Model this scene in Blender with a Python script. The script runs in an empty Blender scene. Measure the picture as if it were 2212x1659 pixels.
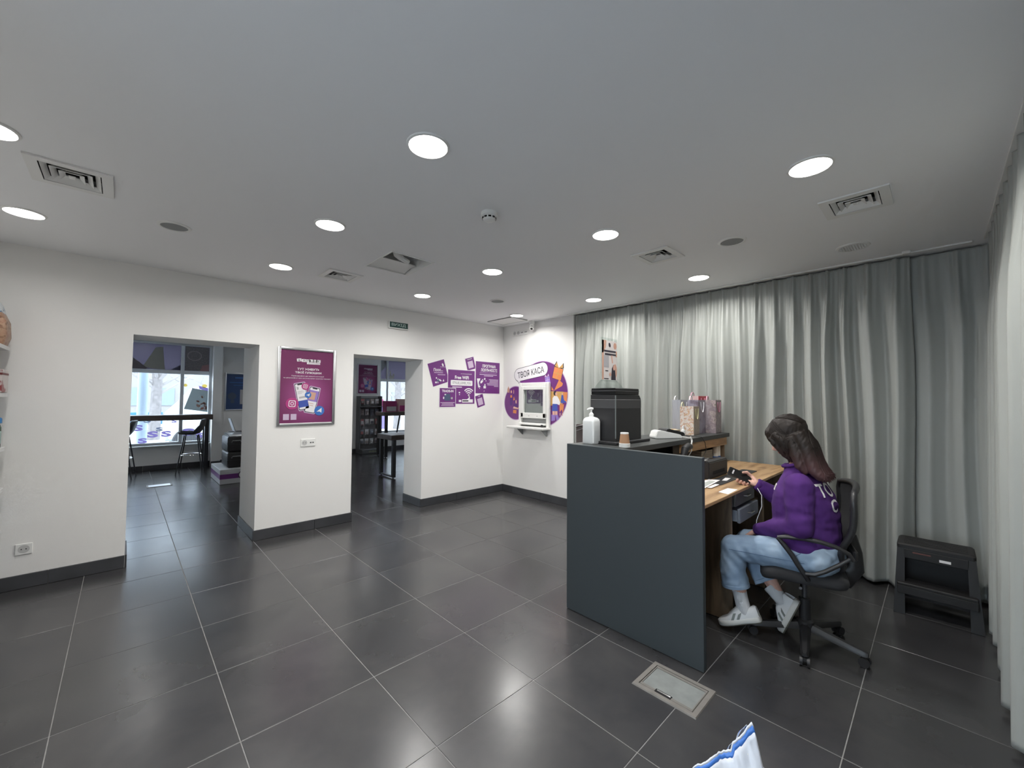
import bpy, bmesh, math, random
from mathutils import Vector, Matrix, noise
from mathutils.bvhtree import BVHTree
random.seed(7)
R = math.radians
PI = math.pi
scene = bpy.context.scene
COL = scene.collection

# ------------------------------------------------------------------ camera
cam_d = bpy.data.cameras.new('camera')
cam_d.sensor_fit = 'HORIZONTAL'; cam_d.sensor_width = 36.0
cam_d.lens = 877.6 / 2212 * 36.0
cam_d.clip_start = 0.02; cam_d.clip_end = 300
cam = bpy.data.objects.new('camera', cam_d); COL.objects.link(cam)
yaw, pitch, roll = R(46.3176), R(2.0532), R(0.4031)
fw = Vector((math.cos(yaw)*math.cos(pitch), math.sin(yaw)*math.cos(pitch), math.sin(pitch)))
rt = Vector((math.sin(yaw), -math.cos(yaw), 0)); up = rt.cross(fw)
rt2 = rt*math.cos(roll) + up*math.sin(roll); up2 = -rt*math.sin(roll) + up*math.cos(roll)
cam.matrix_world = Matrix((
    (rt2.x, up2.x, -fw.x, 0), (rt2.y, up2.y, -fw.y, 0), (rt2.z, up2.z, -fw.z, 1.5), (0, 0, 0, 1)))
scene.camera = cam

# ------------------------------------------------------------------ world (overcast daylight), exposure
world = bpy.data.worlds.new('overcast'); scene.world = world; world.use_nodes = True
bg = world.node_tree.nodes['Background']
bg.inputs['Color'].default_value = (0.78, 0.89, 1.0, 1); bg.inputs['Strength'].default_value = 9.5
vs = scene.view_settings
vs.view_transform = 'Standard'; vs.look = 'None'; vs.exposure = 0.0; vs.gamma = 1.0; vs.use_curve_mapping = False

cy = scene.cycles
cy.use_adaptive_sampling = True; cy.adaptive_threshold = 0.08; cy.adaptive_min_samples = 16; cy.max_bounces = 6; cy.diffuse_bounces = 4; cy.glossy_bounces = 3; cy.transparent_max_bounces = 8; cy.caustics_reflective = False; cy.caustics_refractive = False
LAMP_POWER = 12.3          # main-room downlights
LAMP_POWER_FAR = 2.5      # downlights of the far room
LAMP_COLOR = (1.0, 0.985, 0.95)

# ------------------------------------------------------------------ helpers
def tag(o, label=None, cat=None, group=None, kind=None):
    if label: o['label'] = label
    if cat: o['category'] = cat
    if group: o['group'] = group
    if kind: o['kind'] = kind
    return o

def thing(name, label, cat, loc=(0, 0, 0), rot=(0, 0, 0), group=None):
    o = bpy.data.objects.new(name, None); COL.objects.link(o)
    o.location = loc; o.rotation_euler = rot; o.empty_display_size = 0.05
    return tag(o, label, cat, group)

def link(name, me, mat, parent=None):
    o = bpy.data.objects.new(name, me); COL.objects.link(o)
    if mat is not None:
        ms = mat if isinstance(mat, (list, tuple)) else [mat]
        me.materials.clear()
        for m in ms: me.materials.append(m)
    if parent is not None: o.parent = parent
    return o

def copy_tree(o, parent=None):
    c = o.copy(); COL.objects.link(c)
    c.parent = parent
    for ch in list(o.children): copy_tree(ch, c)
    return c

class B:
    """collects shapes in one bmesh"""
    def __init__(s): s.bm = bmesh.new(); s.mi = 0
    def _done(s, verts):
        for v in verts:
            for f in v.link_faces: f.material_index = s.mi
    def box(s, x0, x1, y0, y1, z0, z1, bev=0.0, seg=1, mtx=None):
        b2 = bmesh.new(); bmesh.ops.create_cube(b2, size=1)
        bmesh.ops.scale(b2, vec=(x1-x0, y1-y0, z1-z0), verts=b2.verts)
        if bev > 0: bmesh.ops.bevel(b2, geom=b2.edges[:], offset=bev, segments=seg, profile=0.5, affect='EDGES')
        bmesh.ops.translate(b2, vec=((x0+x1)/2, (y0+y1)/2, (z0+z1)/2), verts=b2.verts)
        if mtx is not None: bmesh.ops.transform(b2, matrix=mtx, verts=b2.verts)
        s.merge(b2); return s
    def merge(s, b2):
        me = bpy.data.meshes.new('tmp'); b2.to_mesh(me); b2.free()
        n = len(s.bm.faces); s.bm.from_mesh(me); bpy.data.meshes.remove(me)
        s.bm.faces.ensure_lookup_table()
        for f in s.bm.faces[n:]: f.material_index = s.mi
    def raw(s, verts, faces):
        vs_ = [s.bm.verts.new(v) for v in verts]
        for f in faces:
            try: nf = s.bm.faces.new([vs_[i] for i in f]); nf.material_index = s.mi
            except ValueError: pass
        return s
    def ring_loft(s, rings, cap=True, closed=True):
        vs_ = [[s.bm.verts.new(p) for p in r] for r in rings]
        n = len(vs_[0])
        for a, b in zip(vs_[:-1], vs_[1:]):
            for i in range(n if closed else n-1):
                j = (i+1) % n
                f = s.bm.faces.new((a[i], a[j], b[j], b[i])); f.material_index = s.mi
        if cap and closed:
            f = s.bm.faces.new(list(reversed(vs_[0]))); f.material_index = s.mi
            f = s.bm.faces.new(vs_[-1]); f.material_index = s.mi
        return s
    def tube(s, pts, rad, seg=10, cap=True, flat=None, loop=False):
        pts = [Vector(p) for p in pts]; n = len(pts)
        rad = [rad]*n if isinstance(rad, (int, float)) else list(rad)
        rings = []; prev = None
        for i, p in enumerate(pts):
            a = pts[i-1] if (i > 0 or loop) else p
            b = pts[(i+1) % n] if (i < n-1 or loop) else p
            t = (b-a).normalized()
            if prev is None:
                h = Vector((0, 0, 1)) if abs(t.z) < 0.9 else Vector((1, 0, 0))
                x = t.cross(h).normalized()
            else:
                x = prev - t*prev.dot(t)
                x = x.normalized() if x.length > 1e-6 else t.orthogonal().normalized()
            y = t.cross(x); prev = x
            fl = flat if flat else 1.0
            rings.append([p + x*math.cos(k*2*PI/seg)*rad[i] + y*math.sin(k*2*PI/seg)*rad[i]*fl for k in range(seg)])
        if loop:
            rings.append(rings[0]); s.ring_loft(rings, cap=False)
        else: s.ring_loft(rings, cap=cap)
        return s
    def cyl(s, p0, p1, r0, r1=None, seg=20):
        return s.tube([p0, p1], [r0, r0 if r1 is None else r1], seg)
    def lathe(s, prof, c=(0, 0, 0), seg=24, axis='z'):
        c = Vector(c); rings = []
        for r, z in prof:
            r = max(r, 1e-4); ring = []
            for k in range(seg):
                a = 2*PI*k/seg
                p = Vector((r*math.cos(a), r*math.sin(a), z))
                if axis == 'x': p = Vector((p.z, p.x, p.y))
                elif axis == 'y': p = Vector((p.y, p.z, p.x))
                ring.append(c+p)
            rings.append(ring)
        return s.ring_loft(rings)
    def prism(s, pts, z0, z1, mtx=None):
        n = len(pts)
        a = [Vector((x, y, z0)) for x, y in pts]; b = [Vector((x, y, z1)) for x, y in pts]
        if mtx is not None: a = [mtx @ v for v in a]; b = [mtx @ v for v in b]
        return s.ring_loft([a, b])
    def ell(s, c, rad, rot=None, seg=20, rings=12):
        b2 = bmesh.new(); bmesh.ops.create_uvsphere(b2, u_segments=seg, v_segments=rings, radius=1)
        m = Matrix.Translation(c) @ (rot.to_4x4() if rot is not None else Matrix()) @ Matrix.Diagonal((*rad, 1))
        bmesh.ops.transform(b2, matrix=m, verts=b2.verts); s.merge(b2); return s
    def cap(s, p0, p1, r0, r1=None, seg=16):
        """capsule with two radii"""
        r1 = r0 if r1 is None else r1
        p0, p1 = Vector(p0), Vector(p1)
        s.tube([p0, p1], [r0, r1], seg); s.ell(p0, (r0,)*3, seg=seg, rings=10); s.ell(p1, (r1,)*3, seg=seg, rings=10); return s
    def mesh(s, smooth=None):
        me = bpy.data.meshes.new('m')
        bmesh.ops.recalc_face_normals(s.bm, faces=s.bm.faces)
        s.bm.to_mesh(me); s.bm.free()
        if smooth is not None:
            me.polygons.foreach_set('use_smooth', [True]*len(me.polygons))
            if smooth < 180: me.set_sharp_from_angle(angle=R(smooth))
        return me
    def build(s, name, mat, parent=None, smooth=35):
        return link(name, s.mesh(smooth), mat, parent)

def remeshed(b, voxel, smooth=4, factor=0.5):
    me = b.mesh(None)
    o = bpy.data.objects.new('tmp', me); COL.objects.link(o)
    m = o.modifiers.new('r', 'REMESH'); m.mode = 'VOXEL'; m.voxel_size = voxel; m.use_smooth_shade = True
    if smooth:
        m = o.modifiers.new('s', 'SMOOTH'); m.iterations = smooth; m.factor = factor
    dg = bpy.context.evaluated_depsgraph_get()
    out = bpy.data.meshes.new_from_object(o.evaluated_get(dg))
    bpy.data.objects.remove(o); bpy.data.meshes.remove(me)
    out.polygons.foreach_set('use_smooth', [True]*len(out.polygons))
    return out

# ------------------------------------------------------------------ materials
MATS = {}
def mat(name, col, rough=0.5, metal=0.0, spec=0.5, emit=None, estr=0, noise_amt=0.0, noise_scale=8.0, bump=0.0, bump_scale=60.0, sheen=0.0, coat=0.0, stretch=None, per_obj=0.0):
    if name in MATS: return MATS[name]
    m = bpy.data.materials.new(name); m.use_nodes = True; MATS[name] = m
    nt = m.node_tree; p = nt.nodes['Principled BSDF']
    p.inputs['Base Color'].default_value = (*col, 1)
    p.inputs['Roughness'].default_value = rough; p.inputs['Metallic'].default_value = metal
    p.inputs['Specular IOR Level'].default_value = spec
    if sheen: p.inputs['Sheen Weight'].default_value = sheen
    if coat: p.inputs['Coat Weight'].default_value = coat; p.inputs['Coat Roughness'].default_value = 0.1
    if emit: p.inputs['Emission Color'].default_value = (*emit, 1); p.inputs['Emission Strength'].default_value = estr
    tc = None
    def coords():
        nonlocal tc
        if tc is None:
            t = nt.nodes.new('ShaderNodeTexCoord'); mp = nt.nodes.new('ShaderNodeMapping')
            nt.links.new(t.outputs['Object'], mp.inputs['Vector'])
            if stretch: mp.inputs['Scale'].default_value = stretch
            tc = mp
        return tc.outputs['Vector']
    if noise_amt > 0 or per_obj > 0:
        n = nt.nodes.new('ShaderNodeTexNoise'); n.inputs['Scale'].default_value = noise_scale; n.inputs['Detail'].default_value = 6
        nt.links.new(coords(), n.inputs['Vector'])
        rmp = nt.nodes.new('ShaderNodeMapRange'); rmp.inputs['From Min'].default_value = 0.3; rmp.inputs['From Max'].default_value = 0.7
        rmp.inputs['To Min'].default_value = 1-noise_amt; rmp.inputs['To Max'].default_value = 1+noise_amt
        nt.links.new(n.outputs['Fac'], rmp.inputs['Value'])
        val = rmp.outputs['Result']
        if per_obj > 0:
            oi = nt.nodes.new('ShaderNodeObjectInfo')
            r2 = nt.nodes.new('ShaderNodeMapRange'); r2.inputs['To Min'].default_value = 1-per_obj; r2.inputs['To Max'].default_value = 1+per_obj
            nt.links.new(oi.outputs['Random'], r2.inputs['Value'])
            mu = nt.nodes.new('ShaderNodeMath'); mu.operation = 'MULTIPLY'
            nt.links.new(val, mu.inputs[0]); nt.links.new(r2.outputs['Result'], mu.inputs[1]); val = mu.outputs[0]
        vm = nt.nodes.new('ShaderNodeVectorMath'); vm.operation = 'SCALE'; vm.inputs[0].default_value = col
        nt.links.new(val, vm.inputs['Scale']); nt.links.new(vm.outputs['Vector'], p.inputs['Base Color'])
    if bump > 0:
        n2 = nt.nodes.new('ShaderNodeTexNoise'); n2.inputs['Scale'].default_value = bump_scale; n2.inputs['Detail'].default_value = 4
        nt.links.new(coords(), n2.inputs['Vector'])
        bp = nt.nodes.new('ShaderNodeBump'); bp.inputs['Strength'].default_value = bump; bp.inputs['Distance'].default_value = 0.01
        nt.links.new(n2.outputs['Fac'], bp.inputs['Height']); nt.links.new(bp.outputs['Normal'], p.inputs['Normal'])
    return m

def ramp_mat(name, stops, scale, rough=0.5, stretch=None, detail=8, distortion=0.0, bump=0.0, kind='noise', spec=0.5, coat=0.0, metal=0.0):
    """noise driven colour ramp"""
    m = bpy.data.materials.new(name); m.use_nodes = True; MATS[name] = m
    nt = m.node_tree; p = nt.nodes['Principled BSDF']; p.inputs['Roughness'].default_value = rough
    p.inputs['Specular IOR Level'].default_value = spec; p.inputs['Metallic'].default_value = metal
    if coat: p.inputs['Coat Weight'].default_value = coat
    t = nt.nodes.new('ShaderNodeTexCoord'); mp = nt.nodes.new('ShaderNodeMapping')
    nt.links.new(t.outputs['Object'], mp.inputs['Vector'])
    if stretch: mp.inputs['Scale'].default_value = stretch
    if kind == 'voronoi':
        n = nt.nodes.new('ShaderNodeTexVoronoi'); n.inputs['Scale'].default_value = scale; out = n.outputs['Color']
        sep = nt.nodes.new('ShaderNodeSeparateColor'); nt.links.new(out, sep.inputs[0]); out = sep.outputs[0]
    else:
        n = nt.nodes.new('ShaderNodeTexNoise'); n.inputs['Scale'].default_value = scale; n.inputs['Detail'].default_value = detail
        n.inputs['Distortion'].default_value = distortion; out = n.outputs['Fac']
    nt.links.new(mp.outputs['Vector'], n.inputs['Vector'])
    cr = nt.nodes.new('ShaderNodeValToRGB'); els = cr.color_ramp.elements
    els[0].position, els[0].color = stops[0][0], (*stops[0][1], 1)
    els[1].position, els[1].color = stops[-1][0], (*stops[-1][1], 1)
    for pos, c in stops[1:-1]:
        e = els.new(pos); e.color = (*c, 1)
    if kind == 'voronoi': cr.color_ramp.interpolation = 'CONSTANT'
    nt.links.new(out, cr.inputs['Fac']); nt.links.new(cr.outputs['Color'], p.inputs['Base Color'])
    if bump > 0:
        bp = nt.nodes.new('ShaderNodeBump'); bp.inputs['Strength'].default_value = bump; bp.inputs['Distance'].default_value = 0.005
        nt.links.new(n.outputs['Fac'], bp.inputs['Height']); nt.links.new(bp.outputs['Normal'], p.inputs['Normal'])
    return m

def glass_mat(name, tint=(1, 1, 1), refl=0.08, rough=0.02):
    m = bpy.data.materials.new(name); m.use_nodes = True; MATS[name] = m
    nt = m.node_tree; nt.nodes.remove(nt.nodes['Principled BSDF']); out = nt.nodes['Material Output']
    tr = nt.nodes.new('ShaderNodeBsdfTransparent'); tr.inputs['Color'].default_value = (*tint, 1)
    gl = nt.nodes.new('ShaderNodeBsdfGlossy'); gl.inputs['Roughness'].default_value = rough
    mx = nt.nodes.new('ShaderNodeMixShader'); mx.inputs[0].default_value = refl
    nt.links.new(tr.outputs[0], mx.inputs[1]); nt.links.new(gl.outputs[0], mx.inputs[2]); nt.links.new(mx.outputs[0], out.inputs['Surface'])
    return m

def translucent_mat(name, col, rough=0.3, share=0.5):
    """thin printed film or sticker that lets daylight through"""
    m = bpy.data.materials.new(name); m.use_nodes = True; MATS[name] = m
    nt = m.node_tree; p = nt.nodes['Principled BSDF']; out = nt.nodes['Material Output']
    p.inputs['Base Color'].default_value = (*col, 1); p.inputs['Roughness'].default_value = rough
    tr = nt.nodes.new('ShaderNodeBsdfTranslucent'); tr.inputs['Color'].default_value = (*col, 1)
    mx = nt.nodes.new('ShaderNodeMixShader'); mx.inputs[0].default_value = share
    nt.links.new(p.outputs[0], mx.inputs[1]); nt.links.new(tr.outputs[0], mx.inputs[2]); nt.links.new(mx.outputs[0], out.inputs['Surface'])
    return m

def floor_tile_mat():
    m = bpy.data.materials.new('floor_tile_dark'); m.use_nodes = True; MATS['tile'] = m
    nt = m.node_tree; p = nt.nodes['Principled BSDF']
    p.inputs['Specular IOR Level'].default_value = 0.75
    t = nt.nodes.new('ShaderNodeTexCoord'); oi = nt.nodes.new('ShaderNodeObjectInfo')
    ad = nt.nodes.new('ShaderNodeVectorMath'); ad.operation = 'ADD'
    sc = nt.nodes.new('ShaderNodeVectorMath'); sc.operation = 'SCALE'; sc.inputs[0].default_value = (37.0, 91.0, 13.0)
    nt.links.new(oi.outputs['Random'], sc.inputs['Scale']); nt.links.new(t.outputs['Object'], ad.inputs[0]); nt.links.new(sc.outputs['Vector'], ad.inputs[1])
    n = nt.nodes.new('ShaderNodeTexNoise'); n.inputs['Scale'].default_value = 2.6; n.inputs['Detail'].default_value = 9; n.inputs['Roughness'].default_value = 0.52; n.inputs['Distortion'].default_value = 0.3
    nt.links.new(ad.outputs['Vector'], n.inputs['Vector'])
    cr = nt.nodes.new('ShaderNodeValToRGB'); e = cr.color_ramp.elements
    e[0].position, e[0].color = 0.32, (0.034, 0.034, 0.037, 1)
    e[1].position, e[1].color = 0.72, (0.058, 0.057, 0.058, 1)
    nt.links.new(n.outputs['Fac'], cr.inputs['Fac'])
    mr = nt.nodes.new('ShaderNodeMapRange'); mr.inputs['To Min'].default_value = 0.93; mr.inputs['To Max'].default_value = 1.07
    nt.links.new(oi.outputs['Random'], mr.inputs['Value'])
    vm = nt.nodes.new('ShaderNodeVectorMath'); vm.operation = 'SCALE'
    nt.links.new(cr.outputs['Color'], vm.inputs[0]); nt.links.new(mr.outputs['Result'], vm.inputs['Scale']); nt.links.new(vm.outputs['Vector'], p.inputs['Base Color'])
    rr = nt.nodes.new('ShaderNodeMapRange'); rr.inputs['From Min'].default_value = 0.3; rr.inputs['From Max'].default_value = 0.7
    rr.inputs['To Min'].default_value = 0.27; rr.inputs['To Max'].default_value = 0.23
    nt.links.new(n.outputs['Fac'], rr.inputs['Value']); nt.links.new(rr.outputs['Result'], p.inputs['Roughness'])
    bp = nt.nodes.new('ShaderNodeBump'); bp.inputs['Strength'].default_value = 0.005; bp.inputs['Distance'].default_value = 0.01
    n3 = nt.nodes.new('ShaderNodeTexNoise'); n3.inputs['Scale'].default_value = 7; n3.inputs['Detail'].default_value = 5
    nt.links.new(ad.outputs['Vector'], n3.inputs['Vector'])
    nt.links.new(n3.outputs['Fac'], bp.inputs['Height']); nt.links.new(bp.outputs['Normal'], p.inputs['Normal'])
    return m

WALL = mat('wall_paint', (0.86, 0.85, 0.83), 0.75, bump=0.04, bump_scale=220)
CEIL = mat('ceiling_paint', (0.90, 0.905, 0.91), 0.7)
GROUT = mat('grout', (0.24, 0.235, 0.23), 0.9, noise_amt=0.15, noise_scale=20)
TILE = floor_tile_mat()
BASE = mat('baseboard_tile', (0.052, 0.054, 0.060), 0.45, noise_amt=0.2, noise_scale=5, per_obj=0.08)
WHITE = mat('white_plastic', (0.82, 0.82, 0.80), 0.4)
WHITEPAPER = mat('white_print', (0.85, 0.83, 0.83), 0.6)
BLACK = mat('black_plastic', (0.022, 0.022, 0.024), 0.42, bump=0.02, bump_scale=300)
BLACKGLOSS = mat('black_gloss', (0.012, 0.012, 0.013), 0.15)
DARK = mat('dark_void', (0.01, 0.01, 0.011), 0.8)
ALU = mat('aluminium', (0.62, 0.63, 0.64), 0.35, metal=0.9)
CHROME = mat('chrome', (0.8, 0.8, 0.8), 0.12, metal=1.0)
PURPLE = mat('purple_print', (0.165, 0.035, 0.205), 0.35)
def poster_mat(name, edge, centre):
    m = bpy.data.materials.new(name); m.use_nodes = True; nt = m.node_tree; p = nt.nodes['Principled BSDF']; p.inputs['Roughness'].default_value = 0.22
    t = nt.nodes.new('ShaderNodeTexCoord'); mp = nt.nodes.new('ShaderNodeMapping'); mp.inputs['Location'].default_value = (0, 0.3, 0); mp.inputs['Scale'].default_value = (2.9, 2.6, 0)
    ln = nt.nodes.new('ShaderNodeVectorMath'); ln.operation = 'LENGTH'; cr = nt.nodes.new('ShaderNodeValToRGB')
    nt.links.new(t.outputs['Object'], mp.inputs['Vector']); nt.links.new(mp.outputs['Vector'], ln.inputs[0]); nt.links.new(ln.outputs['Value'], cr.inputs['Fac'])
    cr.color_ramp.interpolation = 'EASE'; cr.color_ramp.elements[0].color = (*centre, 1); cr.color_ramp.elements[0].position = 0.15; cr.color_ramp.elements[1].color = (*edge, 1); cr.color_ramp.elements[1].position = 0.95
    nt.links.new(cr.outputs['Color'], p.inputs['Base Color']); return m
MAGENTA = poster_mat('magenta_poster', (0.185, 0.040, 0.120), (0.34, 0.085, 0.245))
MAGLIGHT = mat('magenta_light', (0.42, 0.075, 0.30), 0.25)
GLASS = glass_mat('window_glass', (0.95, 0.98, 1.0), 0.06)
ACRYL = glass_mat('acrylic', (0.93, 0.96, 0.95), 0.10)

# ------------------------------------------------------------------ dimensions (metres)
H = 2.679          # ceiling
XW = 4.525         # pier of the wall on the right
YA = 4.947         # wall with the two openings
XC = 4.46          # curtain in front of the right wall
YF = 10.95         # window wall of the far room
BBH = 0.107
TS, TX, TY = 0.6057, 0.413, 2.1255     # floor tile pitch and origin
O1 = (0.048, 1.024, 2.05); O2 = (2.031, 3.004, 2.033)   # openings x0, x1, top

# ------------------------------------------------------------------ floor
fb = B(); fb.box(-1.6, 7.8, -2.2, 11.3, -0.149, -0.0018)
floor = fb.build('floor', GROUT); tag(floor, 'dark grey square floor tiles with pale joints through both rooms', kind='structure')
nb = B(); nb.box(-1.6, 7.8, -2.2, TY-5*TS, -0.02, -0.0012)
o = nb.build('floor_strip', TILE, floor)
JOINT = 0.0045
def tile_mesh(w, d):
    b = B(); b.box(-w/2, w/2, -d/2, d/2, -0.0035, 0, bev=0.0008); return b.mesh(None)
full = tile_mesh(TS-JOINT, TS-JOINT)
for i in range(-4, 13):
    for j in range(-5, 15):
        x0, y0 = TX+i*TS, TY+j*TS
        x1, y1 = x0+TS, y0+TS
        if y1 < YA+0.3: lo, hi = -1.0, 4.86
        else: lo, hi = -1.5, 7.7
        if y0 > YF or x1 < lo or x0 > hi: continue
        if y0 > YA and (x1 < -0.7 or x0 > 0.70*y1+0.2): continue   # behind the wall, out of sight
        cx0, cx1 = max(x0, lo), min(x1, hi); cy0, cy1 = y0, min(y1, YF)
        w, d = cx1-cx0-JOINT, cy1-cy0-JOINT
        if w < 0.02 or d < 0.02: continue
        me = full if (abs(w-(TS-JOINT)) < 1e-4 and abs(d-(TS-JOINT)) < 1e-4) else tile_mesh(w, d)
        t = bpy.data.objects.new('floor_tile', me); COL.objects.link(t)
        if not me.materials: me.materials.append(TILE)
        t.location = ((cx0+cx1)/2, (cy0+cy1)/2, random.uniform(-0.0002, 0.0002)); t.parent = floor

# ------------------------------------------------------------------ ceiling with holes for the recessed fittings
VENTS = [(-0.395, -0.075, 3.03, 3.37), (1.325, 1.645, 3.81, 4.13), (2.965, 3.285, 1.40, 1.71), (2.955, 3.275, 0.155, 0.47)]
HATCH = (1.527, 1.922, 3.005, 3.50)
holes = [(a+0.02, b-0.02, c+0.02, d-0.02) for a, b, c, d in VENTS] + [HATCH]
def holed_plane(b, x0, x1, y0, y1, z, holes):
    xs = sorted({x0, x1, *[h[0] for h in holes], *[h[1] for h in holes]}); ys = sorted({y0, y1, *[h[2] for h in holes], *[h[3] for h in holes]})
    vid = {}; vs_ = []; fs = []
    def V(i, j):
        if (i, j) not in vid: vid[(i, j)] = len(vs_); vs_.append((xs[i], ys[j], z))
        return vid[(i, j)]
    for i in range(len(xs)-1):
        for j in range(len(ys)-1):
            cx, cy = (xs[i]+xs[i+1])/2, (ys[j]+ys[j+1])/2
            if any(h[0] < cx < h[1] and h[2] < cy < h[3] for h in holes): continue
            fs.append((V(i, j), V(i, j+1), V(i+1, j+1), V(i+1, j)))
    b.raw(vs_, fs)
cb = B(); holed_plane(cb, -1.6, 7.8, -2.2, 11.3, H, holes)
cb.box(-1.6, 7.8, -2.2, 11.3, H+0.35, H+0.5)
for a, b_, c, d in holes:       # shafts above the holes
    cb.raw([(a, c, H), (b_, c, H), (b_, d, H), (a, d, H), (a, c, H+0.35), (b_, c, H+0.35), (b_, d, H+0.35), (a, d, H+0.35)],
           [(0, 1, 5, 4), (1, 2, 6, 5), (2, 3, 7, 6), (3, 0, 4, 7)])
ceiling = cb.build('ceiling', CEIL, smooth=None); tag(ceiling, 'smooth grey-white ceiling over both rooms', kind='structure')

# ------------------------------------------------------------------ walls
def wall(name, label, boxes):
    b = B()
    for bx in boxes: b.box(*bx)
    o = b.build(name, WALL, smooth=None); tag(o, label, kind='structure'); return o
DB = YA+0.485; DM = YA+0.76
wall_back = wall('wall_back', 'white painted wall with two square openings to the far room', [
    (-1.6, O1[0], YA, DB, 0, H), (O1[0], O1[1], YA, DB, O1[2], H), (O1[1], O2[0], YA, DM, 0, H),
    (O2[0], O2[1], YA, DB, O2[2], H), (O2[1], XW+0.35, YA, DB, 0, H)])
wall_right = wall('wall_right', 'white painted pier beside the long curtain', [
    (XW, XW+0.35, 3.497, YA, 0, H), (4.70, 4.87, -2.2, 3.497, 0, H)])
wall_left = wall('wall_left', 'white wall behind the product shelves', [(-1.6, -1.0, 0.95, YA, 0, H), (-1.6, -1.0, -2.2, -0.12, 0, H), (-1.6, -1.0, -0.12, 0.95, 2.35, H)])
wall_near = wall('wall_near', 'white wall behind the viewer', [(-1.0, 4.7, -2.2, -2.0, 0, H)])
W1 = (-1.35, 1.39, 0.50, 2.62); W2 = (5.27, 7.35, 0.50, 2.62)
wall_far = wall('wall_far', 'white window wall of the far room', [
    (-1.6, W1[0], YF, YF+0.3, 0, H), (W1[0], W1[1], YF, YF+0.3, 0, W1[2]), (W1[0], W1[1], YF, YF+0.3, W1[3], H), (W1[1], W2[0], YF, YF+0.3, 0, H),
    (W2[0], W2[1], YF, YF+0.3, 0, W2[2]), (W2[0], W2[1], YF, YF+0.3, W2[3], H), (W2[1], 7.8, YF, YF+0.3, 0, H),
    (1.39, 1.555, 10.80, YF, 0, H)])
wall_far_left = wall('wall_far_left', 'white side wall of the far room', [(-1.6, -1.5, DB, YF, 0, H)])
wall_far_right = wall('wall_far_right', 'white end wall of the far room', [(7.7, 7.8, YA, YF, 0, H), (XW+0.35, 7.7, YA+0.2, DB, 0, H)])

# baseboards made of single tiles
def baseboard(name, label, runs, length=0.6057):
    """runs: (axis, a0, a1, face, out) - a run along x or y on a wall face; out = -1/+1 direction off the wall"""
    root = thing(name, label, None); del_cat = root; tag(root, kind='structure')
    for axis, a0, a1, face, out in runs:
        a = a0
        while a < a1-0.01:
            e = min(a+length, a1); f0, f1 = sorted((face, face+out*0.014)); g = 0.0015
            b = B()
            if axis == 'x': b.box(a+g, e-g, f0, f1, 0.0015, BBH, bev=0.0015)
            else: b.box(f0, f1, a+g, e-g, 0.0015, BBH, bev=0.0015)
            b.build('baseboard_tile', BASE, root, smooth=None)
            a = e
    return root
baseboard('baseboard_back', 'dark tile baseboard along the wall with openings', [
    ('x', -1.0, O1[0], YA, -1), ('x', O1[1]-0.014, O2[0]+0.014, YA, -1), ('y', YA, DM, O1[1], -1), ('y', YA, DM, O2[0], 1), ('y', YA, DB, O1[0], 1),
    ('x', O2[1]-0.014, XW, YA, -1), ('y', YA, DB, O2[1], -1)])
baseboard('baseboard_right', 'dark tile baseboard along the pier under the pay window', [('y', 3.497, YA-0.014, XW, -1)])
baseboard('baseboard_far', 'dark tile baseboard below the windows of the far room', [
    ('x', -1.5, 1.39, YF, -1), ('x', 1.39, 1.555, 10.80, -1), ('x', 1.555, 7.7, YF, -1)])

# ------------------------------------------------------------------ windows of the far room
FRAME = mat('window_frame_white', (0.62, 0.64, 0.66), 0.4)
def window(name, label, x0, x1, z0, z1, mulls, tz=(1.965, 2.045)):
    root = thing(name, label, None); tag(root, kind='structure')
    ya, yb = YF+0.06, YF+0.13; fwid = 0.05
    def bar(a, b_, c, d): bb = B(); bb.box(a, b_, ya, yb, c, d, bev=0.006); bb.build('window_frame', FRAME, root)
    bar(x0, x0+fwid, z0, z1); bar(x1-fwid, x1, z0, z1); bar(x0+fwid, x1-fwid, z0, z0+0.05); bar(x0+fwid, x1-fwid, z1-0.05, z1)
    xs = [x0+fwid] + list(mulls) + [x1-fwid]
    for m in mulls: bar(m-0.032, m+0.032, z0+0.05, z1-0.05)
    for k in range(len(xs)-1):
        a = xs[k] + (0.032 if k else 0); b_ = xs[k+1] - (0.032 if k < len(xs)-2 else 0)
        bar(a, b_, *tz)
        bb = B(); bb.box(a, b_, ya+0.03, ya+0.036, z0+0.05, tz[0]); bb.build('window_pane', GLASS, root, smooth=None)
        bb = B(); bb.raw([(a, ya+0.033, tz[1]), (b_, ya+0.033, tz[1]), (b_, ya+0.033, z1-0.05), (a, ya+0.033, z1-0.05)], [(0, 1, 2, 3)]); bb.build('window_pane', FILM, root, smooth=None)
    bb = B(); bb.box(x0, x1, YF-0.04, YF+0.06, z0-0.035, z0, bev=0.008); bb.build('window_sill', WHITE, root)
    return root

FILM = translucent_mat('violet_window_film', (0.125, 0.112, 0.165), 0.15, 0.12)
window_1 = window('window_1', 'wide shop window with violet film along its top', *W1, [-0.45, 0.885])
window_2 = window('window_2', 'shop window behind the display tables', *W2, [5.52, 6.35])

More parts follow.
